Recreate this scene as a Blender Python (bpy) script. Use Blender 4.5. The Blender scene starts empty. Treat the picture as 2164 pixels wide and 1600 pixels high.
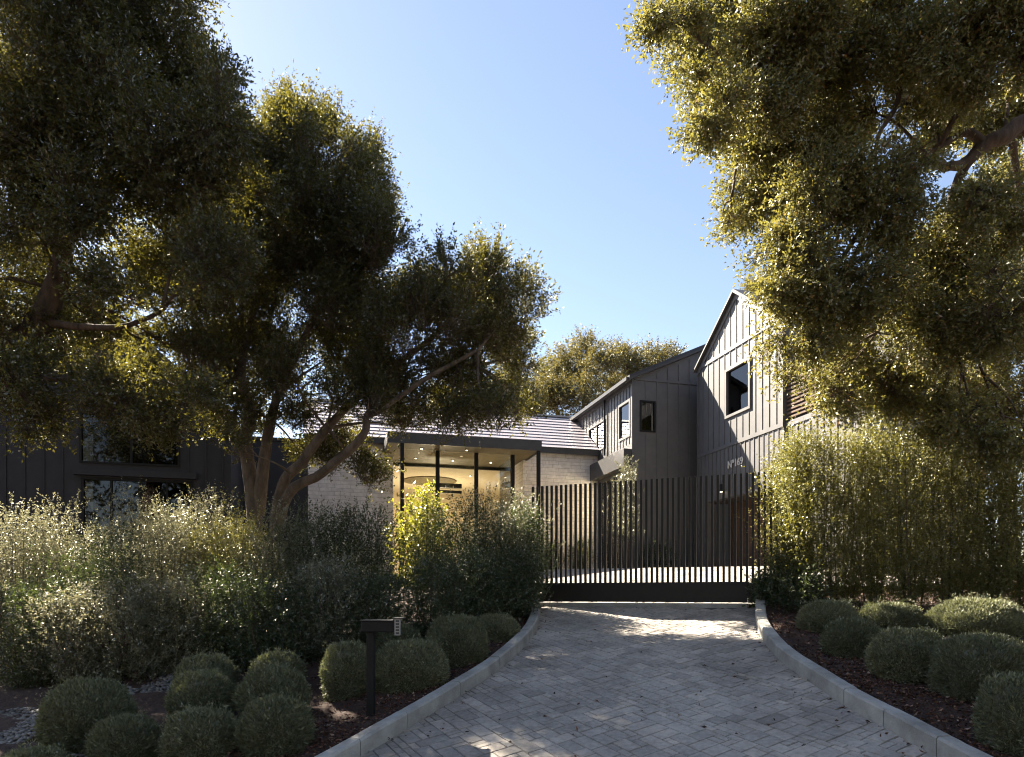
import bpy, bmesh, math, random
import numpy as np
from mathutils import Vector, Matrix
R = math.radians
scene = bpy.context.scene
COL = scene.collection
random.seed(7); rng = np.random.default_rng(7)

# ------------------------------------------------------------------ calibration
F, CX, HY = 1443.0, 1082.0, 1256.0          # focal length, centre, horizon of the photograph in its own pixels
def P(px, py, Y): return Vector(((px-CX)/F*Y, Y, (HY-py)/F*Y))
GC = (2.2, 12.04); GN = (.386, .9225); GD = (.9225, -.386)   # gate centre, normal, direction
SL = .2
def uu(x, y): return (x-GC[0])*GN[0] + (y-GC[1])*GN[1]
def g(x, y):                                 # height of the drive / court surface
    u = uu(x, y)
    if u < -7.6: return -.17-SL*7.6
    if u < 0: return -.17+SL*u
    if u < 5: return -.17+.83*u/5
    return .66
def onslope(px, py, h=0.0):                  # where a sight line meets the sloping bed
    a = GN[0]*(px-CX)/F + GN[1]; k = (HY-py)/F
    c = .17 + SL*(GC[0]*GN[0]+GC[1]*GN[1]) - h
    Y = c/(SL*a-k)
    return P(px, py, Y)
BED = .09

# ------------------------------------------------------------------ helpers
class MB:
    def __init__(s): s.v = []; s.f = []
    def box(s, x0, x1, y0, y1, z0, z1):
        n = len(s.v)
        s.v += [(x0,y0,z0),(x1,y0,z0),(x1,y1,z0),(x0,y1,z0),(x0,y0,z1),(x1,y0,z1),(x1,y1,z1),(x0,y1,z1)]
        s.f += [(n,n+3,n+2,n+1),(n+4,n+5,n+6,n+7),(n,n+1,n+5,n+4),(n+1,n+2,n+6,n+5),(n+2,n+3,n+7,n+6),(n+3,n,n+4,n+7)]
        return s
    def poly(s, pts):
        n = len(s.v); s.v += [tuple(p) for p in pts]; s.f.append(tuple(range(n, n+len(pts)))); return s
    def prism(s, pts, vec):                  # planar polygon swept along vec
        n = len(s.v); k = len(pts); vec = Vector(vec)
        s.v += [tuple(p) for p in pts] + [tuple(Vector(p)+vec) for p in pts]
        s.f.append(tuple(range(n+k-1, n-1, -1))); s.f.append(tuple(range(n+k, n+2*k)))
        for i in range(k):
            j = (i+1) % k; s.f.append((n+i, n+j, n+k+j, n+k+i))
        return s
    def bar(s, p, q, w, up=(0,0,1), h=None):  # rectangular bar from p to q
        p, q = Vector(p), Vector(q); d = (q-p).normalized(); h = h or w
        a = d.cross(Vector(up)).normalized(); b = a.cross(d)
        return s.prism([p+a*w/2+b*h/2, p-a*w/2+b*h/2, p-a*w/2-b*h/2, p+a*w/2-b*h/2], q-p)
    def tube(s, pts, rad, seg=8, wob=0.0):
        pts = [Vector(p) for p in pts]; rings = []
        ref = Vector((.3,.2,1)).normalized()
        for i, p in enumerate(pts):
            d = (pts[min(i+1,len(pts)-1)]-pts[max(i-1,0)]).normalized()
            a = d.cross(ref)
            if a.length < .1: a = d.cross(Vector((1,0,0)))
            a.normalize(); b = d.cross(a); n = len(s.v); r = rad[i]
            for k in range(seg):
                t = 2*math.pi*k/seg; rr = r*(1+wob*(random.random()-.5))
                s.v.append(tuple(p+a*math.cos(t)*rr+b*math.sin(t)*rr))
            rings.append(n)
        for i in range(len(pts)-1):
            for k in range(seg):
                j = (k+1) % seg; s.f.append((rings[i]+k, rings[i]+j, rings[i+1]+j, rings[i+1]+k))
        s.f.append(tuple(rings[0]+k for k in range(seg))[::-1]); s.f.append(tuple(rings[-1]+k for k in range(seg)))
        return s
    def disc(s, c, r, nz=1, seg=24, thick=.01):
        pts = [(c[0]+r*math.cos(2*math.pi*k/seg), c[1]+r*math.sin(2*math.pi*k/seg), c[2]) for k in range(seg)]
        return s.prism(pts, (0,0,thick))
    def build(s, name, m, parent=None, smooth=False, bevel=0):
        me = bpy.data.meshes.new(name); me.from_pydata(s.v, [], s.f); me.update()
        bm = bmesh.new(); bm.from_mesh(me); bmesh.ops.recalc_face_normals(bm, faces=bm.faces); bm.to_mesh(me); bm.free()
        if smooth: me.shade_smooth()
        me.materials.append(m)
        o = bpy.data.objects.new(name, me); COL.objects.link(o)
        if parent: o.parent = parent
        if bevel:
            b = o.modifiers.new('bevel','BEVEL'); b.width = bevel; b.segments = 2; b.limit_method = 'ANGLE'
        return o
def tag(o, label, cat, group=None):
    o['label'] = label; o['category'] = cat
    if group: o['group'] = group
    return o
def struct(o, kind='structure'): o['kind'] = kind; return o
def thing(name, label, cat, loc=(0,0,0), rz=0, group=None):
    o = bpy.data.objects.new(name, None); COL.objects.link(o); o.location = loc; o.rotation_euler = (0,0,rz)
    o.empty_display_size = .1
    return tag(o, label, cat, group)
def raw(name, v, quads, m, parent=None, tint=None, offset=None):
    me = bpy.data.meshes.new(name); nv, nf = len(v), len(quads)
    if offset is not None: v = v-np.array(offset)
    me.vertices.add(nv); me.vertices.foreach_set('co', np.ascontiguousarray(v, np.float32).ravel())
    me.loops.add(nf*4); me.loops.foreach_set('vertex_index', np.ascontiguousarray(quads, np.int32).ravel())
    me.polygons.add(nf); me.polygons.foreach_set('loop_start', np.arange(0, nf*4, 4, dtype=np.int32))
    if tint is not None:
        a = me.attributes.new('tint', 'FLOAT', 'FACE'); a.data.foreach_set('value', np.ascontiguousarray(tint, np.float32))
    me.update(calc_edges=True); me.materials.append(m)
    o = bpy.data.objects.new(name, me); COL.objects.link(o)
    if parent: o.parent = parent
    return o

# ------------------------------------------------------------------ materials
def newmat(name):
    m = bpy.data.materials.new(name); m.use_nodes = True; nt = m.node_tree; nt.nodes.clear()
    out = nt.nodes.new('ShaderNodeOutputMaterial'); return m, nt, out
def N(nt, t, **kw):
    n = nt.nodes.new(t)
    for k, v in kw.items(): setattr(n, k, v)
    return n
def rampc(nt, fac, stops):
    r = N(nt, 'ShaderNodeValToRGB'); e = r.color_ramp.elements
    while len(e) < len(stops): e.new(.5)
    for i, (p, c) in enumerate(stops): e[i].position = p; e[i].color = (*c, 1)
    nt.links.new(fac, r.inputs[0]); return r.outputs[0]
def pbr(name, c1, c2, scale=8, rough=.6, bump=.0, bscale=None, spec=.4, coat=0, stretch=(1,1,1), metal=0):
    m, nt, out = newmat(name); b = N(nt, 'ShaderNodeBsdfPrincipled'); L = nt.links.new
    tc = N(nt, 'ShaderNodeTexCoord'); mp = N(nt, 'ShaderNodeMapping'); mp.inputs['Scale'].default_value = stretch
    L(tc.outputs['Object'], mp.inputs[0])
    no = N(nt, 'ShaderNodeTexNoise'); no.inputs['Scale'].default_value = scale; no.inputs['Detail'].default_value = 6
    no.inputs['Roughness'].default_value = .65; L(mp.outputs[0], no.inputs[0])
    L(rampc(nt, no.outputs[0], [(.32, c1), (.68, c2)]), b.inputs['Base Color'])
    b.inputs['Roughness'].default_value = rough; b.inputs['Specular IOR Level'].default_value = spec
    b.inputs['Metallic'].default_value = metal
    if coat: b.inputs['Coat Weight'].default_value = coat; b.inputs['Coat Roughness'].default_value = .25
    if bump:
        n2 = N(nt, 'ShaderNodeTexNoise'); n2.inputs['Scale'].default_value = bscale or scale*4; n2.inputs['Detail'].default_value = 5
        L(mp.outputs[0], n2.inputs[0]); bp = N(nt, 'ShaderNodeBump'); bp.inputs['Strength'].default_value = bump
        bp.inputs['Distance'].default_value = .02; L(n2.outputs[0], bp.inputs['Height']); L(bp.outputs[0], b.inputs['Normal'])
    L(b.outputs[0], out.inputs[0]); return m
def leafmat(name, stops, trans=.35, tcol=(.25,.26,.03), gloss=.12, rough=.35):
    m, nt, out = newmat(name); L = nt.links.new
    at = N(nt, 'ShaderNodeAttribute', attribute_name='tint')
    col = rampc(nt, at.outputs['Fac'], stops)
    d = N(nt, 'ShaderNodeBsdfDiffuse'); L(col, d.inputs[0])
    t = N(nt, 'ShaderNodeBsdfTranslucent')
    mx = N(nt, 'ShaderNodeMix', data_type='RGBA'); mx.inputs[0].default_value = .65; L(col, mx.inputs[6]); mx.inputs[7].default_value = (*tcol, 1)
    L(mx.outputs[2], t.inputs[0])
    s1 = N(nt, 'ShaderNodeMixShader'); s1.inputs[0].default_value = trans; L(d.outputs[0], s1.inputs[1]); L(t.outputs[0], s1.inputs[2])
    gl = N(nt, 'ShaderNodeBsdfGlossy'); gl.inputs['Roughness'].default_value = rough; gl.inputs[0].default_value = (.9,.88,.8,1)
    s2 = N(nt, 'ShaderNodeMixShader'); fr = N(nt, 'ShaderNodeLayerWeight'); fr.inputs[0].default_value = .35
    ml = N(nt, 'ShaderNodeMath', operation='MULTIPLY_ADD'); L(fr.outputs['Fresnel'], ml.inputs[0]); ml.inputs[1].default_value = .6*gloss/.12*.5; ml.inputs[2].default_value = gloss*.35
    L(ml.outputs[0], s2.inputs[0]); L(s1.outputs[0], s2.inputs[1]); L(gl.outputs[0], s2.inputs[2])
    L(s2.outputs[0], out.inputs[0]); return m
def tintmat(name, stops, rough=.8, nscale=30, namt=.35, bump=.15, spec=.3):
    m, nt, out = newmat(name); L = nt.links.new
    at = N(nt, 'ShaderNodeAttribute', attribute_name='tint'); col = rampc(nt, at.outputs['Fac'], stops)
    tc = N(nt, 'ShaderNodeTexCoord'); no = N(nt, 'ShaderNodeTexNoise'); no.inputs['Scale'].default_value = nscale; no.inputs['Detail'].default_value = 8
    L(tc.outputs['Object'], no.inputs[0])
    n3 = N(nt, 'ShaderNodeTexNoise'); n3.inputs['Scale'].default_value = 1.3; n3.inputs['Detail'].default_value = 5; L(tc.outputs['Object'], n3.inputs[0])
    ad = N(nt, 'ShaderNodeMath', operation='ADD'); L(no.outputs[0], ad.inputs[0]); L(n3.outputs[0], ad.inputs[1])
    sh = rampc(nt, ad.outputs[0], [(.35,(1-namt,)*3), (.65,(1+0*namt,)*3)])
    hv = N(nt, 'ShaderNodeMath', operation='MULTIPLY'); L(ad.outputs[0], hv.inputs[0]); hv.inputs[1].default_value = .5
    sh = rampc(nt, hv.outputs[0], [(.35,(1-namt,)*3), (.62,(1,1,1))])
    mx = N(nt, 'ShaderNodeMix', data_type='RGBA', blend_type='MULTIPLY'); mx.inputs[0].default_value = 1; L(col, mx.inputs[6]); L(sh, mx.inputs[7])
    b = N(nt, 'ShaderNodeBsdfPrincipled'); b.inputs['Roughness'].default_value = rough; b.inputs['Specular IOR Level'].default_value = spec
    n4 = N(nt, 'ShaderNodeTexNoise'); n4.inputs['Scale'].default_value = .9; n4.inputs['Detail'].default_value = 7; n4.inputs['Roughness'].default_value = .62; L(tc.outputs['Object'], n4.inputs[0])
    m2 = N(nt, 'ShaderNodeMix', data_type='RGBA', blend_type='MULTIPLY'); m2.inputs[0].default_value = 1; L(mx.outputs[2], m2.inputs[6]); L(rampc(nt, n4.outputs[0], [(.36,(.66,.65,.65)), (.56,(1,1,1))]), m2.inputs[7])
    L(m2.outputs[2], b.inputs['Base Color'])
    bp = N(nt, 'ShaderNodeBump'); bp.inputs['Strength'].default_value = bump; bp.inputs['Distance'].default_value = .01
    L(no.outputs[0], bp.inputs['Height']); L(bp.outputs[0], b.inputs['Normal'])
    L(b.outputs[0], out.inputs[0]); return m
def stonemat():
    m, nt, out = newmat('ledgestone'); L = nt.links.new
    tc = N(nt, 'ShaderNodeTexCoord'); sp = N(nt, 'ShaderNodeSeparateXYZ'); L(tc.outputs['Object'], sp.inputs[0])
    ad = N(nt, 'ShaderNodeMath', operation='ADD'); L(sp.outputs[0], ad.inputs[0]); L(sp.outputs[1], ad.inputs[1])
    cb = N(nt, 'ShaderNodeCombineXYZ'); L(ad.outputs[0], cb.inputs[0]); L(sp.outputs[2], cb.inputs[1])
    wn = N(nt, 'ShaderNodeTexNoise'); wn.inputs['Scale'].default_value = 2.5; L(cb.outputs[0], wn.inputs[0])
    wm = N(nt, 'ShaderNodeVectorMath', operation='SCALE'); L(wn.outputs[1], wm.inputs[0]); wm.inputs[3].default_value = .06
    wa = N(nt, 'ShaderNodeVectorMath', operation='ADD'); L(cb.outputs[0], wa.inputs[0]); L(wm.outputs[0], wa.inputs[1])
    br = N(nt, 'ShaderNodeTexBrick'); L(wa.outputs[0], br.inputs[0]); br.offset = .37; br.squash = .7; br.squash_frequency = 3
    br.inputs['Color1'].default_value = (.84,.78,.74,1); br.inputs['Color2'].default_value = (.74,.69,.66,1); br.inputs['Mortar'].default_value = (.46,.42,.40,1)
    br.inputs['Scale'].default_value = 1; br.inputs['Brick Width'].default_value = .46; br.inputs['Row Height'].default_value = .115
    br.inputs['Mortar Size'].default_value = .006; br.inputs['Mortar Smooth'].default_value = .4; br.inputs['Bias'].default_value = -.1
    no = N(nt, 'ShaderNodeTexNoise'); no.inputs['Scale'].default_value = 9; no.inputs['Detail'].default_value = 8; L(tc.outputs['Object'], no.inputs[0])
    sh = rampc(nt, no.outputs[0], [(.3,(.82,.80,.80)), (.65,(1,1,1))])
    mx = N(nt, 'ShaderNodeMix', data_type='RGBA', blend_type='MULTIPLY'); mx.inputs[0].default_value = 1; L(br.outputs[0], mx.inputs[6]); L(sh, mx.inputs[7])
    b = N(nt, 'ShaderNodeBsdfPrincipled'); b.inputs['Roughness'].default_value = .85; L(mx.outputs[2], b.inputs['Base Color'])
    h = N(nt, 'ShaderNodeMath', operation='SUBTRACT'); L(no.outputs[0], h.inputs[0]); L(br.outputs[1], h.inputs[1])
    bp = N(nt, 'ShaderNodeBump'); bp.inputs['Strength'].default_value = .6; bp.inputs['Distance'].default_value = .03; L(h.outputs[0], bp.inputs['Height']); L(bp.outputs[0], b.inputs['Normal'])
    L(b.outputs[0], out.inputs[0]); return m
def glassmat(name, tint=(.02,.025,.03), mix=.25, rough=.02):
    m, nt, out = newmat(name); L = nt.links.new
    gl = N(nt, 'ShaderNodeBsdfGlossy'); gl.inputs['Roughness'].default_value = rough; gl.inputs[0].default_value = (.95,.97,1,1)
    tr = N(nt, 'ShaderNodeBsdfTransparent'); tr.inputs[0].default_value = (*tint, 1)
    fr = N(nt, 'ShaderNodeFresnel'); fr.inputs[0].default_value = 1.5
    ad = N(nt, 'ShaderNodeMath', operation='ADD', use_clamp=True); L(fr.outputs[0], ad.inputs[0]); ad.inputs[1].default_value = mix
    s = N(nt, 'ShaderNodeMixShader'); L(ad.outputs[0], s.inputs[0]); L(tr.outputs[0], s.inputs[1]); L(gl.outputs[0], s.inputs[2]); L(s.outputs[0], out.inputs[0]); return m
def emitmat(name, c, s):
    m, nt, out = newmat(name); e = N(nt, 'ShaderNodeEmission'); e.inputs[0].default_value = (*c, 1); e.inputs[1].default_value = s
    nt.links.new(e.outputs[0], out.inputs[0]); return m

M = {}
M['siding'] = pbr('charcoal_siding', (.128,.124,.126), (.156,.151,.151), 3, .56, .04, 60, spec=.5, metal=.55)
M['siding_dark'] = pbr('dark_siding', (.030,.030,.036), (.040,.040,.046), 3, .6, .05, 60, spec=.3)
M['trim'] = pbr('charcoal_trim', (.055,.052,.052), (.07,.066,.064), 5, .45, spec=.4)
M['black'] = pbr('black_metal', (.009,.009,.010), (.014,.014,.015), 12, .55, spec=.25)
M['gate'] = pbr('gate_paint', (.016,.0145,.0135), (.023,.021,.019), 9, .5, .05, 80, spec=.3)
M['stone'] = stonemat()
M['roof'] = pbr('slate_roof', (.36,.32,.34), (.48,.44,.46), 5, .42, .2, 40, spec=.5, stretch=(.35,1,1))
M['roof_dark'] = pbr('dark_roof', (.04,.04,.045), (.06,.06,.065), 4, .5)
M['soffit'] = pbr('wood_soffit', (.12,.095,.05), (.21,.165,.09), 3, .55, .1, 20, stretch=(9,.6,1))
M['plaster'] = pbr('cream_plaster', (.72,.62,.44), (.76,.66,.48), 2, .8)
M['wood'] = pbr('brown_wood', (.08,.045,.03), (.14,.08,.05), 5, .55, .1, 30, stretch=(1,1,.2))
M['curtain'] = pbr('curtain_cloth', (.30,.28,.22), (.40,.38,.31), 4, .9, stretch=(14,14,.3))
M['glass'] = glassmat('window_glass', (.45,.45,.42), .05)
M['glass_clear'] = glassmat('clear_glass', (.93,.93,.9), .0)
M['glass_dark'] = glassmat('dark_glass', (.10,.09,.075), .0)
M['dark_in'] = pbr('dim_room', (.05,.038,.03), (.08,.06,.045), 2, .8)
M['concrete'] = pbr('kerb_concrete', (.24,.23,.21), (.43,.42,.395), 3.2, .88, .35, 60, spec=.2)
M['sand'] = pbr('joint_sand', (.07,.065,.065), (.12,.115,.11), 20, .95)
M['paver'] = tintmat('pavers', [(0,(.33,.30,.265)), (.4,(.45,.41,.365)), (.75,(.53,.47,.41)), (1,(.62,.55,.48))], .8, 22, .42, .25)
M['soil'] = pbr('bark_mulch', (.022,.012,.009), (.075,.042,.03), 14, .95, .7, 45)
M['litter'] = tintmat('leaf_litter', [(0,(.05,.025,.018)), (.55,(.13,.06,.04)), (.85,(.24,.13,.085)), (1,(.42,.30,.22))], .8, 30, .2, .05)
M['pebble'] = tintmat('pebbles', [(0,(.12,.115,.11)), (.6,(.21,.20,.19)), (1,(.33,.31,.29))], .7, 25, .3, .2)
M['asphalt'] = pbr('asphalt', (.04,.04,.042), (.065,.065,.065), 6, .9, .3, 120)
M['bark'] = pbr('oak_bark', (.035,.025,.019), (.14,.10,.075), 7, .9, .9, 22, stretch=(1,1,.35))
M['bark_pale'] = pbr('pale_bark', (.05,.038,.03), (.19,.145,.112), 6, .85, .8, 20, stretch=(1,1,.4))
M['stem'] = pbr('shrub_stem', (.05,.035,.025), (.11,.08,.06), 20, .9)
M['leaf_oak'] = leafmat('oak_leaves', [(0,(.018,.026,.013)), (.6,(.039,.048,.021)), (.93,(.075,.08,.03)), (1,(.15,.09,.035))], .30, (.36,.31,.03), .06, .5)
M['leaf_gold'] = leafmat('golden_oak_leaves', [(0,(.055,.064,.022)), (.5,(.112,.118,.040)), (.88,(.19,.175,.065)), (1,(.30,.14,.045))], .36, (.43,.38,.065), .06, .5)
M['leaf_far'] = leafmat('far_leaves', [(0,(.030,.038,.018)), (.6,(.065,.070,.028)), (1,(.12,.105,.04))], .3, (.36,.28,.05), .05, .6)
M['leaf_silver'] = leafmat('silver_shrub_leaves', [(0,(.035,.044,.024)), (.5,(.07,.082,.042)), (1,(.16,.165,.10))], .34, (.46,.42,.22), .12, .45)
M['leaf_hedge'] = leafmat('hedge_leaves', [(0,(.055,.062,.02)), (.55,(.115,.12,.04)), (1,(.21,.19,.07))], .38, (.42,.38,.05), .07, .5)
M['leaf_deep'] = leafmat('deep_green_leaves', [(0,(.018,.03,.015)), (.6,(.035,.055,.025)), (1,(.06,.085,.04))], .25, (.20,.26,.04), .08, .5)
M['leaf_lemon'] = leafmat('lemon_leaves', [(0,(.08,.10,.012)), (.6,(.17,.18,.02)), (1,(.30,.28,.03))], .45, (.55,.52,.04), .1, .4)
M['leaf_topi'] = leafmat('topiary_leaves', [(0,(.09,.10,.062)), (.6,(.17,.18,.11)), (1,(.30,.30,.19))], .25, (.30,.32,.10), .05, .6)
M['leaf_olive'] = leafmat('olive_leaves', [(0,(.04,.05,.03)), (.6,(.08,.085,.055)), (1,(.15,.15,.10))], .3, (.35,.33,.15), .1, .5)
M['lamp'] = emitmat('lamp_glow', (1,.85,.55), 3)
M['plate'] = pbr('pale_plate', (.26,.26,.255), (.34,.34,.33), 20, .5)
M['letters'] = pbr('brushed_letters', (.50,.49,.46), (.60,.58,.55), 20, .4, spec=.5)

# ------------------------------------------------------------------ foliage
def unit(a): return a/np.maximum(np.linalg.norm(a, axis=1, keepdims=True), 1e-6)
def rdir(n): return unit(rng.normal(size=(n,3)))
def leaf_arrays(c, d, L, W, fold=.12):
    n = len(c); side = unit(np.cross(d, rdir(n))); nor = np.cross(side, d)
    L = L*rng.uniform(.5,1.35,(n,1)); W = W*rng.uniform(.6,1.3,(n,1))
    v = np.empty((n,4,3)); mid = c+d*L*.45
    v[:,0] = c; v[:,2] = c+d*L-nor*L*.08; v[:,1] = mid+side*W/2+nor*L*fold; v[:,3] = mid-side*W/2+nor*L*fold
    return v.reshape(-1,3)
def sprig_leaves(sc, sd, nl, slen, L, W, spread=.9):
    ns = len(sc); t = rng.uniform(0,1,(ns,nl)); ln = slen*rng.uniform(.6,1.3,(ns,1))
    c = (sc[:,None,:]+sd[:,None,:]*(t*ln)[...,None]).reshape(-1,3) + rng.normal(size=(ns*nl,3))*L*.25
    d = unit(np.repeat(sd, nl, 0)*.6 + rdir(ns*nl)*spread)
    return leaf_arrays(c, d, L, W)
def twig_arrays(sc, sd, slen, w):
    n = len(sc); s = unit(np.cross(sd, rdir(n)))*w
    v = np.empty((n,4,3)); v[:,0] = sc-sd*slen*.5-s; v[:,1] = sc-sd*slen*.5+s; v[:,2] = sc+sd*slen*.9+s*.3; v[:,3] = sc+sd*slen*.9-s*.3
    return v.reshape(-1,3)
def quads_of(v): return np.arange(len(v), dtype=np.int32).reshape(-1,4)
def crown_points(blobs, total, sub=.36, up=.35, fill=.35):
    cs, ds = [], []; wsum = sum(k*rx*rz for (c,rx,ry,rz,k) in blobs)
    for (c, rx, ry, rz, k) in blobs:
        r3 = np.array([rx,ry,rz]); nb = max(8, int(total*k*rx*rz/wsum)); nsub = max(7, int(13*(rx/.8)**1.2))
        dirs = rdir(nsub); rad = rng.uniform(.15,1,(nsub,1))**.5
        sc = np.array(c)+dirs*rad*r3*.85; wq = rng.uniform(.5,1.5,nsub); wq /= wq.sum()
        for q in range(nsub):
            sr = r3.mean()*sub*rng.uniform(.7,1.3); n = max(2, int(nb*wq[q]))
            dd = rdir(n); pr = np.where(rng.random((n,1)) < fill, rng.uniform(.1,1,(n,1))**.4, rng.uniform(.75,1.05,(n,1)))
            p = sc[q]+dd*pr*sr*np.array([1,1,.85])
            o = unit(dd*.7 + dirs[q]*.5 + np.array([0,0,up]) + rdir(n)*.45)
            cs.append(p); ds.append(o)
    return np.concatenate(cs), np.concatenate(ds)
def blob(px, py, r, Y, k=1.0, ys=.9, zs=1.0):
    c = P(px, py, Y); w = r/F*Y
    return (c, w, w*ys, w*zs, k)
def curve_pts(ctrl, n=8):
    ctrl = [Vector(c) for c in ctrl]; out = []
    ext = [ctrl[0]*2-ctrl[1]]+ctrl+[ctrl[-1]*2-ctrl[-2]]
    for i in range(1, len(ext)-2):
        a,b,c,d = ext[i-1:i+3]
        for k in range(n):
            t = k/n; out.append(.5*((2*b)+(c-a)*t+(2*a-5*b+4*c-d)*t*t+(3*b-a-3*c+d)*t**3))
    out.append(ctrl[-1]); return out
def limb(mb, ctrl, r0, r1, seg=10, wob=.10):
    pts = curve_pts(ctrl, 6); n = len(pts)
    pts = [p+Vector((random.gauss(0,1),random.gauss(0,1),random.gauss(0,1)))*r0*.03 for p in pts]
    mb.tube(pts, [r0+(r1-r0)*(i/(n-1))**.8 for i in range(n)], seg, wob)
def crown_tree(name, label, base, blobs, dens, lm, bark, limbs, trunkname='trunk', L=.055, W=.024, nl=11, slen=.28, up=.35, sub=.36, fill=.35, group=None, twigm=None, spread=.9, shoots=0):
    root = thing(name, label, 'tree', base, group=group); off = np.array(base)
    mb = MB()
    for (ctrl, r0, r1) in limbs: limb(mb, [Vector(c)-Vector(base) for c in ctrl], r0, r1)
    mb.build(trunkname, bark, root, smooth=True)
    hubs = [Vector(ctrl[-1]) for ctrl, _, _ in limbs] + [Vector(ctrl[len(ctrl)//2]) for ctrl, _, _ in limbs]
    br = MB()
    for (c, rx, ry, rz, k) in blobs:
        h = min(hubs, key=lambda q: (q-Vector(c)).length); v = Vector(c)-h
        mid = h+v*.5+Vector((random.gauss(0,.12),random.gauss(0,.12),.12+random.gauss(0,.1)))*max(.4, v.length*.4)
        r0 = min(.05, .018+.012*v.length)
        limb(br, [h-Vector(base), mid-Vector(base), Vector(c)-Vector(base)], r0, .008, 5, .1)
        for _ in range(3):
            e = Vector(c)+Vector(rdir(1)[0])*rx*.8; q0 = mid.lerp(Vector(c), random.uniform(.35,.85)); limb(br, [q0-Vector(base), (q0+e)/2-Vector(base)+Vector((random.gauss(0,.05),random.gauss(0,.05),.06)), e-Vector(base)], r0*.5, .004, 4, .1)
    struct(br.build('branches', bark, root, smooth=True), 'stuff')
    sc, sd = crown_points(blobs, dens, sub, up, fill)
    v = sprig_leaves(sc, sd, nl, slen, L, W, spread)
    if shoots:                                          # long upright shoots standing out of the crown
        i = rng.choice(len(sc), shoots, p=(lambda w: w/w.sum())(np.maximum(sc[:,2]-sc[:,2].min(), .01)**2))
        s2 = sc[i]; d2 = unit(sd[i]*.25+np.array([0,0,1.0])+rdir(shoots)*.15)
        v = np.concatenate([v, sprig_leaves(s2, d2, 26, .62, L, W, .75)]); sc = np.concatenate([sc,s2]); sd = np.concatenate([sd,d2])
    raw('crown', v, quads_of(v), lm, root, rng.random(len(v)//4), off)
    tv = twig_arrays(sc, sd, slen*.9, .003)
    struct(raw('twigs', tv, quads_of(tv), bark, root, None, off), 'stuff')
    return root
def shrub(name, label, cat, base, h, rx, ry, n, lm, L, W, group, stems=5, up=.9, slen=.22, nl=12, bare=.12, topj=.12, spread=.75, bulge=1.0, stemr=.012, lean=0.0):
    root = thing(name, label, cat, base, group=group)
    mb = MB(); sc, sd = [], []
    per = max(1, n//(stems*nl))
    for s in range(stems):
        a = rng.uniform(0, 2*math.pi); q = rng.uniform(.15,.95); hh = h*rng.uniform(1-topj*2, 1)
        top = np.array([math.cos(a)*rx*q+lean*h, math.sin(a)*ry*q, hh*(1-.08*q)])
        bot = np.array([math.cos(a)*rx*q*.35, math.sin(a)*ry*q*.35, -.05])
        mid = (top+bot)/2+np.array([math.cos(a)*rx*q*.3*bulge, math.sin(a)*ry*q*.3*bulge, 0])
        limb(mb, [bot, mid, top], stemr*rng.uniform(.8,1.3), .003, 5, .1)
        t = rng.uniform(bare, 1, per)**1.12
        ax = ((1-t)**2)[:,None]*bot + (2*t*(1-t))[:,None]*mid + (t**2)[:,None]*top
        w = (np.sin(np.clip(t,0,1)*math.pi*.82+.25)**.7)[:,None]
        p = ax + rng.normal(size=(per,3))*np.array([rx,ry,.12])*.42*w
        o = unit((p-ax)*1.6+rng.normal(size=(per,3))*.35+np.array([0,0,up]))
        sc.append(p); sd.append(o)
    sc = np.concatenate(sc); sd = np.concatenate(sd)
    mb.build('stems', M['stem'], root, smooth=True)
    v = sprig_leaves(sc, sd, nl, slen, L, W, spread)
    raw('foliage', v, quads_of(v), lm, root, np.clip(rng.random(len(v)//4)*.75+rng.uniform(0,.25), 0, 1))
    return root

# ------------------------------------------------------------------ ground, drive, kerbs, beds
gv, gf = [], []
xs = sorted(set([-300,-150,-80,-50]+[round(-30+1.0*i,2) for i in range(66)]+[50,80,150,300]))
ys = sorted(set([-200,-80,-40,-20]+[round(-10+.5*i,2) for i in range(90)]+[45,60,100,200,400]))
for y in ys:
    for x in xs: gv.append((x, y, g(x,y)-.06))
nx = len(xs)
for j in range(len(ys)-1):
    for i in range(nx-1): gf.append((j*nx+i, j*nx+i+1, (j+1)*nx+i+1, (j+1)*nx+i))
mb = MB(); mb.v = gv; mb.f = gf; struct(mb.build('ground', M['soil'], smooth=True))

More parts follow.
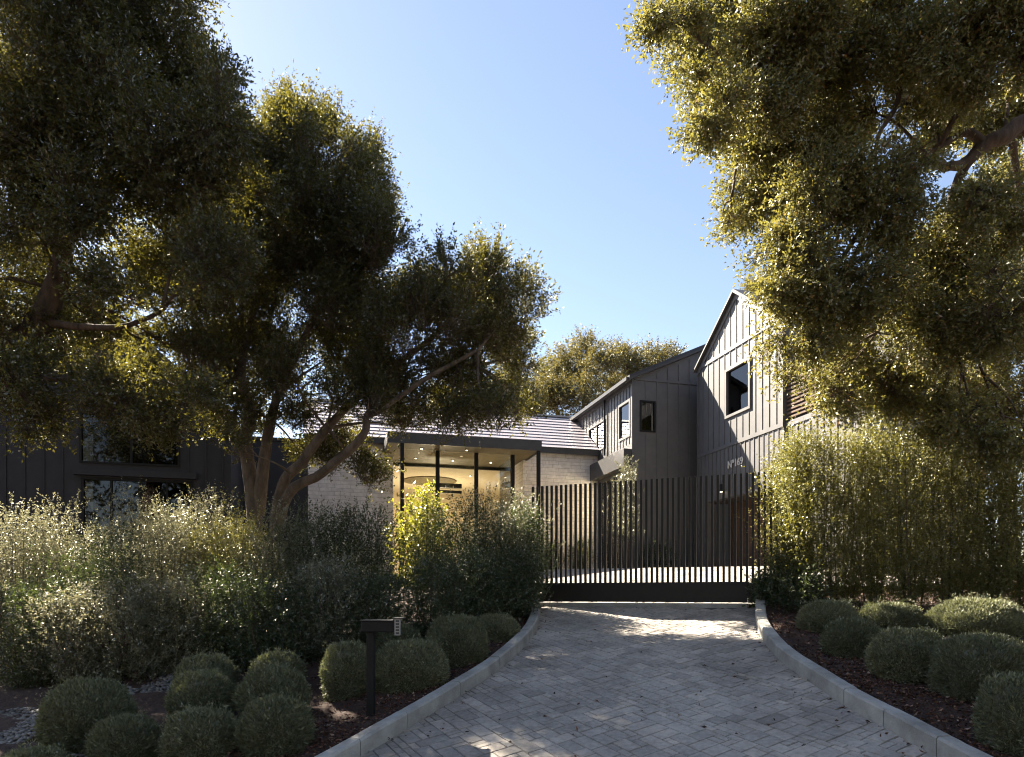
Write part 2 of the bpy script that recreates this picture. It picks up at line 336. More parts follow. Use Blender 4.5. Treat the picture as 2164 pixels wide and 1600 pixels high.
KL = [(1140.5,1284),(1139,1318),(1119.7,1354),(1056,1415),(972.7,1470.7),(861.8,1540),(762,1600),(640,1672),(500,1760)]
KR = [(1596.5,1284),(1600,1330.7),(1643.7,1392),(1716,1445),(1783,1490),(1867,1537),(1978.6,1600),(2110,1672),(2260,1755)]
kl = [onslope(*p) for p in KL]; kr = [onslope(*p) for p in KR]
kl = curve_pts(kl, 8); kr = curve_pts(kr, 8)
def offset(pts, w):
    out = []
    for i, p in enumerate(pts):
        d = pts[min(i+1,len(pts)-1)]-pts[max(i-1,0)]; n = Vector((-d.y, d.x, 0)).normalized(); out.append(Vector(p)+n*w)
    return out
def kerb(pts, w, name):
    mb = MB(); o1 = offset(pts, w)
    for c0 in range(0, len(pts)-1, 8):                   # cast in lengths with open joints between them
        idx = list(range(c0, min(c0+8, len(pts)-1)+1)); b0 = len(mb.v)
        dz = random.gauss(0,.003)
        for ii, i in enumerate(idx):
            p, q = Vector(pts[i]), Vector(o1[i]); h = .165+dz+random.gauss(0,.001); e = (q-p)*.12
            if ii == 0: d = (pts[i+1]-pts[i]).normalized()*.005
            elif ii == len(idx)-1: d = (pts[i-1]-pts[i]).normalized()*.005
            else: d = Vector((0,0,0))
            d.z = 0; p += d; q += d; zp, zq = g(p.x,p.y), g(q.x,q.y)
            mb.v += [(p.x,p.y,zp-.08), (p.x,p.y,zp+h-.02), (p.x+e.x,p.y+e.y,zp+h), (q.x-e.x,q.y-e.y,zp+h), (q.x,q.y,zp+h-.02), (q.x,q.y,zp-.08)]
        m = len(idx)
        for i in range(m-1):
            for k in range(5): mb.f.append((b0+i*6+k, b0+i*6+k+1, b0+(i+1)*6+k+1, b0+(i+1)*6+k))
        b = b0+(m-1)*6; mb.f.append(tuple(b0+k for k in range(6))); mb.f.append(tuple(b+k for k in range(6)))
    return struct(mb.build(name, M['concrete'], smooth=False)), o1
_, klo = kerb(kl, -.15, 'kerb'); _, kro = kerb(kr, .15, 'kerb')

def in_drive(x, y, mgn=.12):
    u = uu(x, y)
    if u > -.28: return False
    for pts, sgn in ((kl, 1), (kr, -1)):
        best = min(range(len(pts)-1), key=lambda i: (pts[i].x-x)**2+(pts[i].y-y)**2)
        a, b = pts[best], pts[min(best+1, len(pts)-1)]
        d = b-a; side = (d.x*(y-a.y)-d.y*(x-a.x))*sgn/max(d.length,1e-6)
        if side < -mgn: return False
    return y > 3.4
def in_court(x, y):
    u = uu(x,y); t = (x-GC[0])*GD[0]+(y-GC[1])*GD[1]
    return .12 < u < 7.6 and -3.6 < t < 5.2
def pavers(name, inside, x0, x1, y0, y1, ang, seed):
    rr = random.Random(seed); mod = .078
    ca, sa = math.cos(ang), math.sin(ang)
    # tile a rotated grid with stones of several sizes
    n = 175; occ = np.zeros((n,n), bool); cxm, cym = (x0+x1)/2, (y0+y1)/2
    V, T = [], []
    def wpt(i, j): 
        a, b = (i-n/2)*mod, (j-n/2)*mod; return cxm+a*ca-b*sa, cym+a*sa+b*ca
    sizes = [(3,2),(3,2),(2,3),(2,2),(2,1),(4,2),(2,4),(1,2)]
    for j in range(n):
        for i in range(n):
            if occ[i,j]: continue
            opts = sizes[:]; rr.shuffle(opts); opts.append((1,1))
            for (w,h) in opts:
                if i+w <= n and j+h <= n and not occ[i:i+w,j:j+h].any(): break
            occ[i:i+w,j:j+h] = True
            mx, my = wpt(i+w/2, j+h/2)
            if not (x0 < mx < x1 and y0 < my < y1 and inside(mx,my)): continue
            jt, bv = .045, .10; dz = rr.gauss(0,.0018); tx, ty = rr.gauss(0,.005), rr.gauss(0,.005)
            outer, inner = [], []
            for (di,dj,si,sj) in ((0,0,1,1),(w,0,-1,1),(w,h,-1,-1),(0,h,1,-1)):
                ox, oy = wpt(i+di+si*jt+rr.gauss(0,.012), j+dj+sj*jt+rr.gauss(0,.012)); ix, iy = wpt(i+di+si*bv, j+dj+sj*bv)
                tilt = dz+(ix-mx)*tx+(iy-my)*ty
                outer.append((ox,oy,g(ox,oy)-.012)); inner.append((ix,iy,g(ix,iy)+tilt))
            c = min(1,max(0,rr.gauss(.48,.17)))
            V += inner; T.append(c)
            for k in range(4):
                m2 = (k+1)%4; V += [outer[k], outer[m2], inner[m2], inner[k]]; T.append(c*.8)
    v = np.array(V); return struct(raw(name, v, quads_of(v), M['paver'], None, np.array(T)))
pavers('driveway', in_drive, -4.5, 7.5, 3.4, 13.0, R(30), 3)
pavers('courtyard', in_court, -1.6, 10.5, 10.5, 20.5, R(30), 5)
# sand bed under the pavers
mb = MB()
for (pts) in [(kl,kr)]:
    a, b = pts
    for i in range(len(a)-1):
        rows = []
        for k in range(9):
            t = k/8; rows.append((a[i].lerp(b[i],t), a[i+1].lerp(b[i+1],t)))
        for k in range(8):
            q = [rows[k][0],rows[k+1][0],rows[k+1][1],rows[k][1]]
            mb.poly([(p.x,p.y,g(p.x,p.y)-.009) for p in q])
for iu in range(16):
    for it in range(12):
        q = []
        for (du,dt) in ((0,0),(0,1),(1,1),(1,0)):
            u = .1+(iu+du)*.47; t = -3.6+(it+dt)*.74; x = GC[0]+GN[0]*u+GD[0]*t; y = GC[1]+GN[1]*u+GD[1]*t
            q.append((x,y,g(x,y)-.009))
        mb.poly(q)
struct(mb.build('sand_bed', M['sand']))
# planting beds
def bed(edge, sgn, name):
    mb = MB(); cols = [0,.15,.35,.6,.9,1.3,1.8,2.4,3.2,4.2,5.5,7,9,12,16]
    n = len(edge); m = len(cols)
    for p in edge:
        for k, w in enumerate(cols):
            x, y = p.x+sgn*w, p.y+.16*w; z = g(x,y)+BED+(0 if k == 0 else .03*math.sin(x*3.1+y*2.3)+.02*math.sin(x*7+y*5))
            mb.v.append((x,y,z))
    for i in range(n-1):
        for k in range(m-1): mb.f.append((i*m+k, i*m+k+1, (i+1)*m+k+1, (i+1)*m+k))
    return struct(mb.build(name, M['soil'], smooth=True))
bed(klo, -1, 'planting_bed'); bed(kro, 1, 'planting_bed')
# threshold under the gate
gr = math.atan2(GD[1], GD[0])
th = bpy.data.objects.new('x', None)
def gbox(mb, t0, t1, u0, u1, z0, z1):
    pts = []
    for (t,u) in ((t0,u0),(t1,u0),(t1,u1),(t0,u1)):
        pts.append((GC[0]+GD[0]*t+GN[0]*u, GC[1]+GD[1]*t+GN[1]*u, z0))
    return mb.prism(pts, (0,0,z1-z0))
bpy.data.objects.remove(th)
mb = MB(); gbox(mb, -1.93, 1.86, -.20, .12, -.35, -.150); struct(mb.build('threshold', M['concrete'], bevel=.008))
# street behind the camera
mb = MB(); mb.poly([(-60,-9,-1.66),(60,-32,-1.66),(60,-20,-1.66),(-60,3,-1.66)]); struct(mb.build('street', M['asphalt']))

# leaf litter and pebbles
def bedz(x, y): return g(x,y)+BED+.03*math.sin(x*3.1+y*2.3)+.02*math.sin(x*7+y*5)
pts = []
while len(pts) < 24000:
    side = random.random() < .55; e = klo if side else kro
    p = random.choice(e); w = abs(random.gauss(0,1.3))+.02; x = p.x+(-w if side else w); y = p.y+.16*w+random.gauss(0,.1)
    pts.append((x, y, bedz(x,y)+random.uniform(.0,.018)))
for _ in range(260):
    i = random.randrange(len(kl)-3); q = kl[i].lerp(kr[i], random.choice([random.random(), random.random()**4, 1-random.random()**4])); pts.append((q.x, q.y, g(q.x,q.y)+.006))
pts = np.array(pts); d = rdir(len(pts)); d[:,2] *= .35; d = unit(d)
v = leaf_arrays(pts, d, .046, .021, .15)
# lay the chips flat
struct(raw('leaf_litter', v, quads_of(v), M['litter'], None, rng.random(len(v)//4)**1.3), 'stuff')
V, Q, T = [], [], []
ico = bmesh.new(); bmesh.ops.create_cube(ico, size=1); bmesh.ops.subdivide_edges(ico, edges=ico.edges, cuts=1, use_grid_fill=True)
iv = np.array([v.co[:] for v in ico.verts]); iv = iv/np.linalg.norm(iv,axis=1,keepdims=True); iq = np.array([[v.index for v in f.verts] for f in ico.faces]); ico.free()
def pebs(px0, px1, py0, py1, n):
    for _ in range(n):
        px, py = random.uniform(px0,px1), random.uniform(py0,py1)
        if ((px-(px0+px1)/2)/((px1-px0)/2))**2+((py-(py0+py1)/2)/((py1-py0)/2))**2 > 1: continue
        c = onslope(px, py, -BED); s = random.uniform(.012,.027)
        a = random.uniform(0,6.28); rv = iv*np.array([s*random.uniform(.9,1.5), s, s*.6])
        rv = rv@np.array([[math.cos(a),math.sin(a),0],[-math.sin(a),math.cos(a),0],[0,0,1]])
        Q.append(iq+26*len(V)); V.append(rv+np.array([c.x,c.y,bedz(c.x,c.y)+.012])); T.append(np.full(len(iq), random.random()))
pebs(235, 372, 1442, 1512, 1100); pebs(-60, 110, 1530, 1612, 1000); pebs(90,250,1590,1680,400)
struct(raw('pebbles', np.concatenate(V), np.concatenate(Q), M['pebble'], None, np.concatenate(T)), 'stuff')

# ------------------------------------------------------------------ gate and fence
gate = thing('driveway_gate', 'black sliding driveway gate of upright pickets over a solid bottom panel', 'gate', (GC[0],GC[1],0), gr)
mb = MB(); mb.box(-1.98,1.86,-.105,-.09,-.135,.19); mb.box(-1.98,1.86,-.0899,-.02,.15,.189); mb.build('bottom_panel', M['gate'], gate, bevel=.005)
pitch = .0922; t = -1.935
pk = MB(); pk.box(-.0195,.0195,-.025,.025,-.04,2.0); pmesh = None
k = 0
while t < 1.86:
    if pmesh is None: o = pk.build('picket', M['gate'], gate, bevel=.003); pmesh = o.data; first = o
    else: o = first.copy(); COL.objects.link(o); o.parent = gate
    o.location = (t, -.058+ (0), .0+random.gauss(0,.002)); t += pitch; k += 1
mb = MB(); mb.box(-2.02,1.84,.0,.03,.17,.21); mb.build('rail', M['gate'], gate)
fen = thing('picket_fence', 'short run of black upright pickets half hidden in the green hedge right of the gate', 'fence', (GC[0],GC[1],0), gr)
while t < 2.75:
    o = first.copy(); COL.objects.link(o); o.parent = fen; o.location = (t, -.058, 0); t += pitch
mb = MB(); mb.box(1.862,2.8,-.1,-.03,-.14,.19); mb.build('rail', M['gate'], fen)
mb = MB(); mb.box(2.74,2.82,-.04,.04,-.3,2.03); mb.build('post', M['gate'], fen)

# ------------------------------------------------------------------ house (local: x right along the front, y back, z up from eye level)
HO = (3.53, 20, 0); HA = math.atan2(.2555,.967); BASE = .5
house = thing('modern_house', 'charcoal batten house with gables, pale stone wing, slatted roof and lit glazed porch', 'house', HO, HA)
def hb(*a): return MB().box(*a)
WT = .2
def batten_wall_a(mb, a, b0, b1, z0, z1f, step, face=-1, openings=()):
    """battens on a wall lying in the plane x=a, running along y"""
    n = int(abs(b1-b0)/step)
    for i in range(1, n+1):
        b = b0+(b1-b0)*i/(n+1); segs = [(z0, z1f(b))]
        for (ob0, ob1, oz0, oz1) in openings:
            if ob0-.02 < b < ob1+.02:
                ns = []
                for (s0, s1) in segs:
                    if oz0 > s0: ns.append((s0, min(s1, oz0)))
                    if oz1 < s1: ns.append((max(s0,oz1), s1))
                segs = ns
        for (s0, s1) in segs:
            if s1-s0 > .05: mb.box(a+face*.016, a+face*.001, b-.016, b+.016, s0, s1)
def window(parent, rect, axis, plane, depth, frame_w, fm, gm, mulls=(), name='window', proud=.03, side=-1, label=None):
    """rect=(s0,s1,z0,z1) on the plane; axis 'a' plane x=const, 'b' plane y=const"""
    s0,s1,z0,z1 = rect; mb = MB()
    def bx(m, p0,p1,q0,q1,d0,d1):
        if axis == 'a': m.box(plane+d0, plane+d1, p0,p1,q0,q1)
        else: m.box(p0,p1, plane+d0, plane+d1, q0,q1)
    lo, hi = (side*proud, -side*depth) if side < 0 else (-depth, proud)
    if side < 0: lo, hi = -proud, depth
    bx(mb, s0,s0+frame_w,z0,z1,lo,hi); bx(mb, s1-frame_w,s1,z0,z1,lo,hi)
    bx(mb, s0+frame_w,s1-frame_w,z0,z0+frame_w,lo,hi); bx(mb, s0+frame_w,s1-frame_w,z1-frame_w,z1,lo,hi)
    for m in mulls: bx(mb, m-.025,m+.025,z0+frame_w,z1-frame_w,lo*.5,hi)
    w = mb.build(name, fm, parent)
    pm = MB(); pd = depth*.22
    bx(pm, s0+frame_w*.8,s1-frame_w*.8,z0+frame_w*.8,z1-frame_w*.8, pd, pd+.012)
    pm.build('pane', gm, w); return w

# --- middle two-storey block: left wall x=0, front wall y=0
KM = .456; EM = 6.30                                   # rake slope, eave height
mb = MB()
W1 = (.12,.99,4.66,5.78); W2 = (2.04,3.52,4.72,5.66); ENT = (.72,2.66,BASE,3.62); WF = (.23,.73,4.78,5.70)
def wall_a_with_openings(mb, a0, a1, b0, b1, z0, z1, ops):
    """wall slab between x=a0..a1 running along y, with rectangular openings"""
    bs = sorted(set([b0,b1]+[o[0] for o in ops]+[o[1] for o in ops]))
    for i in range(len(bs)-1):
        lo, hi = bs[i], bs[i+1]; m = (lo+hi)/2; segs = [(z0,z1)]
        for o in ops:
            if o[0] < m < o[1]:
                ns = []
                for (s0,s1) in segs:
                    if o[2] > s0: ns.append((s0,min(s1,o[2])))
                    if o[3] < s1: ns.append((max(s0,o[3]),s1))
                segs = ns
        for (s0,s1) in segs: mb.box(a0,a1,lo,hi,s0,s1)
def wall_b_with_openings(mb, b0, b1, a0, a1, z0, z1, ops):
    t = MB(); wall_a_with_openings(t, b0, b1, a0, a1, z0, z1, ops)
    n = len(mb.v); mb.v += [(y,x,z) for (x,y,z) in t.v]; mb.f += [tuple(n+i for i in f) for f in t.f]
opsA = [(o[0]+.04,o[1]-.04,o[2]+.04,o[3]-.04) for o in (W1,W2)]+[ENT]
wall_a_with_openings(mb, 0, WT, 0, 9.0, BASE, EM, opsA)
batten_wall_a(mb, 0, 0, 2.0, 4.45, lambda b: EM-.1, .235, -1, [W1,W2])
batten_wall_a(mb, 0, 2.0, 7.2, 4.45, lambda b: EM-.1, .30, -1, [W1,W2])
mb.box(-.03,-.001,.0,9.0,EM-.14,EM)                    # frieze board
mb.box(-.03,.0,-.03,.06,BASE,EM)                       # corner board
wl = mb.build('side_wall', M['siding'], house)
mb = MB(); wall_b_with_openings(mb, .001, WT, WT, 3.6, BASE, EM, [(WF[0]+.03,WF[1]-.03,WF[2]+.03,WF[3]-.03)])
mb.box(.0605, WT, .001, WT, BASE, EM)
mb.prism([(.06,.001,EM),(3.6,.001,EM),(3.6,.001,EM+KM*3.6),(.06,.001,EM+.02)], (0,WT,0))
for i in range(9):
    a = .42+i*.36
    for (z0,z1) in ((BASE,6.28),(6.36,EM+KM*a-.12)):
        if WF[0]-.05 < a < WF[1]+.05 and z0 < 5: 
            mb.box(a-.02,a+.02,-.02,.0,WF[3]+.06,6.28); mb.box(a-.02,a+.02,-.02,.0,BASE,WF[2]-.06)
        elif z1-z0 > .05: mb.box(a-.02,a+.02,-.02,.0,z0,z1)
mb.box(.06,3.6,-.026,.0,6.28,6.36)
mb.build('front_wall', M['siding'], house)
# roof of the middle block: single pitch seen from here, rising to the right
mb = MB()
e0 = -.16
def zr(a): return EM+.02+KM*a
mb.prism([(e0,-.14,zr(e0)),(3.8,-.14,zr(3.8)),(3.8,-.14,zr(3.8)+.13),(e0,-.14,zr(e0)+.13)], (0,9.4,0))
mb.prism([(3.8,-.14,zr(3.8)),(7.4,-.14,zr(.2)),(7.4,-.14,zr(.2)+.13),(3.8,-.14,zr(3.8)+.13)], (0,9.4,0))
mb.build('roof', M['roof_dark'], house)
mb = MB(); mb.prism([(e0-.02,-.17,zr(e0)-.03),(3.8,-.17,zr(3.8)-.03),(3.8,-.17,zr(3.8)+.05),(e0-.02,-.17,zr(e0)+.05)], (0,.028,0)); mb.build('barge_board', M['trim'], house)
mb = MB(); mb.box(e0-.10,e0-.005,-.13,9.0,EM-.09,EM+.015); mb.build('gutter', M['trim'], house)
mb = MB(); mb.tube([(-.06,1.98,EM-.08),(-.06,1.98,4.45)], [.035,.035], 8); mb.build('downspout', M['black'], house)
window(house, W1, 'a', 0, .10, .075, M['siding'], M['glass'])
window(house, W2, 'a', 0, .10, .06, M['siding'], M['glass'], mulls=(2.8,))
window(house, WF, 'b', 0, .10, .045, M['black'], M['glass'])
# rooms behind these windows
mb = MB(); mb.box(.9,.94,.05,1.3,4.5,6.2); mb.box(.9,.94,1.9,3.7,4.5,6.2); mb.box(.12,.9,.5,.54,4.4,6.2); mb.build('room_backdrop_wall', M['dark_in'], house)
mb = MB()
for i in range(9):
    a = .36+i*.04; mb.tube([(a,.30+.018*(i%2),4.7),(a,.30+.018*(i%2),5.8)], [.022,.022], 6)
mb.build('curtain', M['curtain'], house)
# --- entry: canopy, glazed door
mb = MB(); mb.box(-.28,-.002,.0,2.70,3.74,4.26); mb.build('entry_canopy', M['trim'], house)
mb = MB()
for b in (.72,1.30,1.86,2.60): mb.box(.02,.09,b,b+.06,BASE,3.62)
mb.box(.02,.09,.78,2.60,3.56,3.62); mb.box(.02,.09,.78,2.60,BASE,.58)
dr = mb.build('entry_door', M['black'], house)
mb = MB(); mb.box(.05,.06,.78,2.6,.58,3.56); mb.build('pane', M['glass_clear'], dr)
mb = MB(); mb.box(2.4,2.45,.6,7,BASE,4.2); mb.box(.2,2.4,3.2,3.25,BASE,4.2); mb.box(.2,2.4,.55,.6,BASE,4.2); mb.box(.2,2.4,.6,3.2,3.9,3.95); mb.build('entry_hall', M['plaster'], house)
mb = MB(); mb.tube([(1.0+.38*math.cos(i*.314), 1.9+.38*math.sin(i*.314), 3.45) for i in range(21)], [.02]*21, 6); mb.build('ring_pendant', M['wood'], house)

# --- stone wing: front y=SF, left from x=0 to -9.13
SF = 2.71; SE = 4.72; SRB = 4.94; SRZ = 6.40; AL = -9.2
OP = (-6.70,-2.57)
mb = MB(); mb.box(OP[1],-.002,SF,SF+1.48,BASE,SE-.06); mb.build('stone_wall', M['stone'], house)
mb = MB(); mb.box(AL,OP[0],SF,SF+1.48,BASE,SE-.06); mb.build('stone_wall', M['stone'], house)
mb = MB(); mb.box(AL-.1,.0,SF-.12,SF+1.3,SE-.055,SE-.01); mb.box(AL-.1,-.003,SF-.17,SF-.12,SE-.16,SE+.02); mb.build('fascia', M['trim'], house)
mb = MB(); mb.prism([(AL-.05,SF+.2,SE-.06),(AL-.05,SRB,SRZ-.05),(AL-.05,2*SRB-SF,SE-.06)], (.2,0,0)); mb.build('stone_gable', M['stone'], house)
# roof as overlapping courses
mb = MB(); nC = 11; y0, z0 = SF-.2, SE+.02; y1, z1 = SRB, SRZ
for i in range(nC):
    t0, t1 = i/nC, (i+1)/nC; ya, yb = y0+(y1-y0)*t0, y0+(y1-y0)*(t1+.012); za, zb = z0+(z1-z0)*t0, z0+(z1-z0)*t1
    mb.prism([(AL-.15,ya,za+.0),(AL-.15,yb,zb-.012),(AL-.15,yb,zb+.003),(AL-.15,ya,za+.011)], (-AL+.15-.004,0,0))
mb.prism([(AL-.15,SRB,SRZ),(AL-.15,2*SRB-SF+.2,SE+.02),(AL-.15,2*SRB-SF+.2,SE-.02),(AL-.15,SRB,SRZ-.04)], (-AL+.15-.004,0,0))
mb.build('slatted_roof', M['roof'], house)
mb = MB(); mb.prism([(AL-.17,SRB-.11,SRZ-.035),(AL-.17,SRB,SRZ+.055),(AL-.17,SRB+.11,SRZ-.035)], (-AL+.165,0,0)); mb.build('ridge_cap', M['trim'], house)
# porch canopy, columns, soffit, glazing, interior
CF = 1.12; CZ0, CZ1 = 4.30, 4.60
mb = MB(); mb.box(-7.0,-2.43,CF,CF+.06,CZ0,CZ1); mb.box(-2.49,-2.43,CF+.06,SF,CZ0,CZ1); mb.box(-7.0,-6.94,CF+.06,SF,CZ0,CZ1); mb.box(-6.94,-2.49,CF+.06,SF-.18,CZ1-.06,CZ1-.01)
mb.build('porch_canopy', M['trim'], house)
mb = MB(); mb.box(-6.94,-2.49,CF+.06,SF,CZ0+.02,CZ0+.05); mb.box(OP[0],OP[1],SF,SF+1.48,CZ0+.02,CZ0+.05); mb.build('porch_soffit', M['soffit'], house)
for a in (-6.58,-2.52):
    mb = MB(); mb.box(a-.05,a+.05,CF+.002,CF+.1,-.2,CZ0+.019); mb.build('porch_column', M['black'], house)
for a in (-5.43,-4.24,-3.09):
    mb = MB(); mb.box(a-.055,a+.055,2.0,2.12,BASE,CZ0+.019); mb.build('mullion', M['black'], house)
for (a0,a1) in ((-6.58,-5.485),(-5.375,-4.295),(-4.185,-3.145)):
    mb = MB(); mb.box(a0,a1,2.05,2.062,BASE,CZ0+.018); mb.build('glass_pane', M['glass_clear'], house)
mb = MB(); mb.box(-3.05,-3.04,2.12,SF+1.4,BASE,CZ0+.018); mb.build('glass_pane', M['glass_clear'], house)
IB = SF+1.48
mb = MB(); mb.box(OP[0]-.4,OP[1]+.4,IB,IB+.12,CZ0-.07,CZ0+.3); mb.box(-5.37,-4.3,IB-.06,IB+.06,3.56,3.70); mb.box(-5.37,-4.3,IB-.05,IB+.05,3.38,3.47); mb.build('door_header', M['black'], house)
mb = MB(); mb.bar((-5.3,IB-.1,3.52),(-4.35,IB-.1,3.52),.025); 
for a in (-5.1,-4.85,-4.6): mb.bar((a,IB-.1,3.52),(a,IB-.1,3.62),.02,(1,0,0))
mb.build('curtain_rail', M['plaster'], house)
mb = MB(); mb.box(-8.2,-.6,IB+.12,IB+7,CZ0-.02,CZ0+.03); mb.build('ceiling', M['plaster'], house)
mb = MB(); mb.box(-8.2,-.6,IB+7,IB+7.1,BASE,CZ0-.02); mb.box(-8.3,-8.2,IB+.12,IB+7,BASE,CZ0-.02); mb.box(-.6,-.5,IB+.12,IB+7,BASE,CZ0-.02); mb.build('interior_wall', M['plaster'], house)
mb = MB(); mb.box(-8.2,-.6,SF,IB+7,BASE-.06,BASE); mb.build('interior_floor', M['wood'], house)
mb = MB(); mb.disc((-4.95,IB+3.0,CZ0-.055), 1.0, thick=.03, seg=36); mb.build('ceiling_disc', M['soffit'], house)
for (a,b,z) in ((-5.95,1.75,CZ0),(-4.62,1.6,CZ0),(-5.95,3.2,CZ0),(-4.75,3.3,CZ0),(-3.5,3.3,CZ0),(-6.1,IB+1.3,CZ0-.04),(-4.9,IB+1.4,CZ0-.04),(-3.7,IB+1.5,CZ0-.04),(-6.4,IB+2.8,CZ0-.04),(-4.0,IB+2.9,CZ0-.04)):
    mb = MB(); mb.disc((a,b,z-.004), .055, seg=16, thick=.012); d = mb.build('downlight', M['trim'], house)
    mb = MB(); mb.disc((a,b,z-.012), .03, seg=12, thick=.006); mb.build('bulb', M['lamp'], d)

# --- flat link left of the stone wing
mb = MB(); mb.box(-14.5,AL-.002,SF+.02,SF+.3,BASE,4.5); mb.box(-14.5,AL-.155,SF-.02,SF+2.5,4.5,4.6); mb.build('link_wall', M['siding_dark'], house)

# --- right gable: facade plane x=GA, from y=-.67 towards the camera
GA = 1.748; GB = -.67; GW = 3.893; GE = 6.475; GP = 7.93; GBELT = 3.96; GAR = 2.59
def gs(s): return GB-s
WG = (1.457,2.60,4.71,6.03)
mb = MB()
opsG = [(gs(WG[1])+.05,gs(WG[0])-.05,WG[2]+.05,WG[3]-.05),(gs(3.72),gs(.55),BASE,GAR)]
wall_a_with_openings(mb, GA, GA+WT, gs(GW), gs(0), BASE, GE, opsG)
mb.prism([(GA,gs(0),GE),(GA,gs(GW),GE),(GA,gs(GW/2),GP)], (WT,0,0))
def ztop(b):
    s = GB-b; return GE+(GP-GE)*(1-abs(s-GW/2)/(GW/2))-.20
n = 14
for i in range(1, n):
    s = GW*i/n; b = gs(s); zt = ztop(b)
    segs = [(GBELT+.08,GE+.0),(GE+.10,zt)]
    if WG[0]-.06 < s < WG[1]+.06: segs = [(GBELT+.08,WG[2]-.07),(WG[3]+.07,GE+.0),(GE+.10,zt)]
    for (z0,z1) in segs:
        if z1-z0 > .06: mb.box(GA-.016,GA-.001,b-.015,b+.015,z0,z1)
for i in range(1, 20):
    s = GW*i/20; b = gs(s); z0 = GAR+.02 if .5 < s < 3.76 else BASE
    mb.box(GA-.016,GA-.001,b-.015,b+.015,z0,GBELT-.02)
mb.box(GA-.030,GA-.0005,gs(GW),gs(0),GBELT-.02,GBELT+.08); mb.box(GA-.026,GA-.0005,gs(GW)+.25,gs(0)-.25,GE,GE+.10)
for (s0,s1) in ((0,GW/2),(GW,GW/2)):                    # raking frieze boards
    zA, zB = GE, GP
    mb.prism([(GA-.028,gs(s0),zA-.17),(GA-.028,gs(s1),zB-.17),(GA-.028,gs(s1),zB-.01),(GA-.028,gs(s0),zA-.01)], (.027,0,0))
mb.box(GA-.028,GA-.0005,gs(.07),gs(0)+.0,BASE,GE-.18); mb.box(GA-.028,GA-.0005,gs(GW),gs(GW-.07),GBELT,GE-.18)
mb.build('gable_wall', M['siding'], house)
mb = MB(); mb.box(GA+WT,GA+6,gs(GW),gs(GW)+.2,BASE,GE); mb.box(GA+WT,GA+6,gs(0)-.2,gs(0),BASE,GE); mb.build('gable_side_wall', M['siding'], house)
mb = MB(); sl = (GP-GE)/(GW/2); ov = .06
for sg in (0,1):
    s_e, s_p = (-ov, GW/2) if sg == 0 else (GW+ov, GW/2)
    mb.prism([(GA-.10,gs(s_e),GE-sl*ov+.01),(GA-.10,gs(s_p),GP+.01),(GA-.10,gs(s_p),GP+.075),(GA-.10,gs(s_e),GE-sl*ov+.075)], (6.3,0,0))
mb.build('gable_roof', M['roof_dark'], house)
mb = MB()
for sg in (0,1):
    s_e, s_p = (-ov-.02, GW/2) if sg == 0 else (GW+ov+.02, GW/2)
    mb.prism([(GA-.125,gs(s_e),GE-sl*ov-.012),(GA-.125,gs(s_p),GP-.008),(GA-.125,gs(s_p),GP+.05),(GA-.125,gs(s_e),GE-sl*ov+.045)], (.022,0,0))
mb.build('gable_barge_board', M['siding'], house)
window(house, (gs(WG[1]),gs(WG[0]),WG[2],WG[3]), 'a', GA, .14, .07, M['siding'], M['glass_dark'], proud=.045)
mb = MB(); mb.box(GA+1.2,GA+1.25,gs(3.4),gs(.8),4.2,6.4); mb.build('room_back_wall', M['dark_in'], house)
# garage recess
mb = MB(); mb.box(GA+.8,GA+.86,gs(3.7),gs(.4),BASE,GAR)
for i in range(9): mb.box(GA+.78,GA+.80,gs(3.7),gs(.4),BASE+.05+i*.23,BASE+.05+i*.23+.2)
mb.build('garage_door', M['wood'], house)
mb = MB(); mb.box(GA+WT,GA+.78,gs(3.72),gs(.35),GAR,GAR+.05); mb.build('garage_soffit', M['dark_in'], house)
# wall lamp beside the opening
mb = MB(); mb.box(GA-.09,GA-.022,gs(1.36),gs(1.26),2.78,2.98); wlamp = mb.build('wall_lamp', M['black'], house)
mb = MB(); mb.disc((GA-.055,gs(1.31),2.772), .03, seg=12, thick=.008); mb.build('bulb', M['lamp'], wlamp)
# house number
cu = bpy.data.curves.new('house_number','FONT'); cu.body = 'N\u00ba169'; cu.size = .27; cu.extrude = .008; cu.offset = .004; cu.materials.append(M['letters'])
tmp = bpy.data.objects.new('house_number', cu); COL.objects.link(tmp); bpy.context.view_layer.update()
me = bpy.data.meshes.new_from_object(tmp.evaluated_get(bpy.context.evaluated_depsgraph_get())); bpy.data.objects.remove(tmp)
o = bpy.data.objects.new('house_number', me); COL.objects.link(o); o.parent = house
o.matrix_local = Matrix(((0,0,-1,GA-.045),(-1,0,0,gs(1.60)),(0,1,0,3.36),(0,0,0,1)))
# lower wing and louvre screen beyond the gable
mb = MB(); mb.box(GA+.06,GA+.26,gs(6.4),gs(GW)-.002,BASE,4.05)
for i in range(1,12): mb.box(GA+.04,GA+.059,gs(GW+i*.21)-.018,gs(GW+i*.21)+.018,BASE,3.9)
mb.box(GA+.035,GA+.0595,gs(6.4),gs(GW)-.003,3.92,4.02); mb.build('terrace_wall', M['siding'], house)
mb = MB()
for i in range(13): mb.box(GA+.07,GA+.12,gs(4.86),gs(GW)-.005,4.12+i*.095,4.12+i*.095+.042)
mb.box(GA+.06,GA+.14,gs(4.92),gs(4.86),4.05,5.4); mb.build('louvre_screen', M['wood'], house)
mb = MB(); mb.box(GA+.9,GA+1.0,gs(6.4),gs(GW),4.05,5.6); mb.build('terrace_back_wall', M['siding_dark'], house)

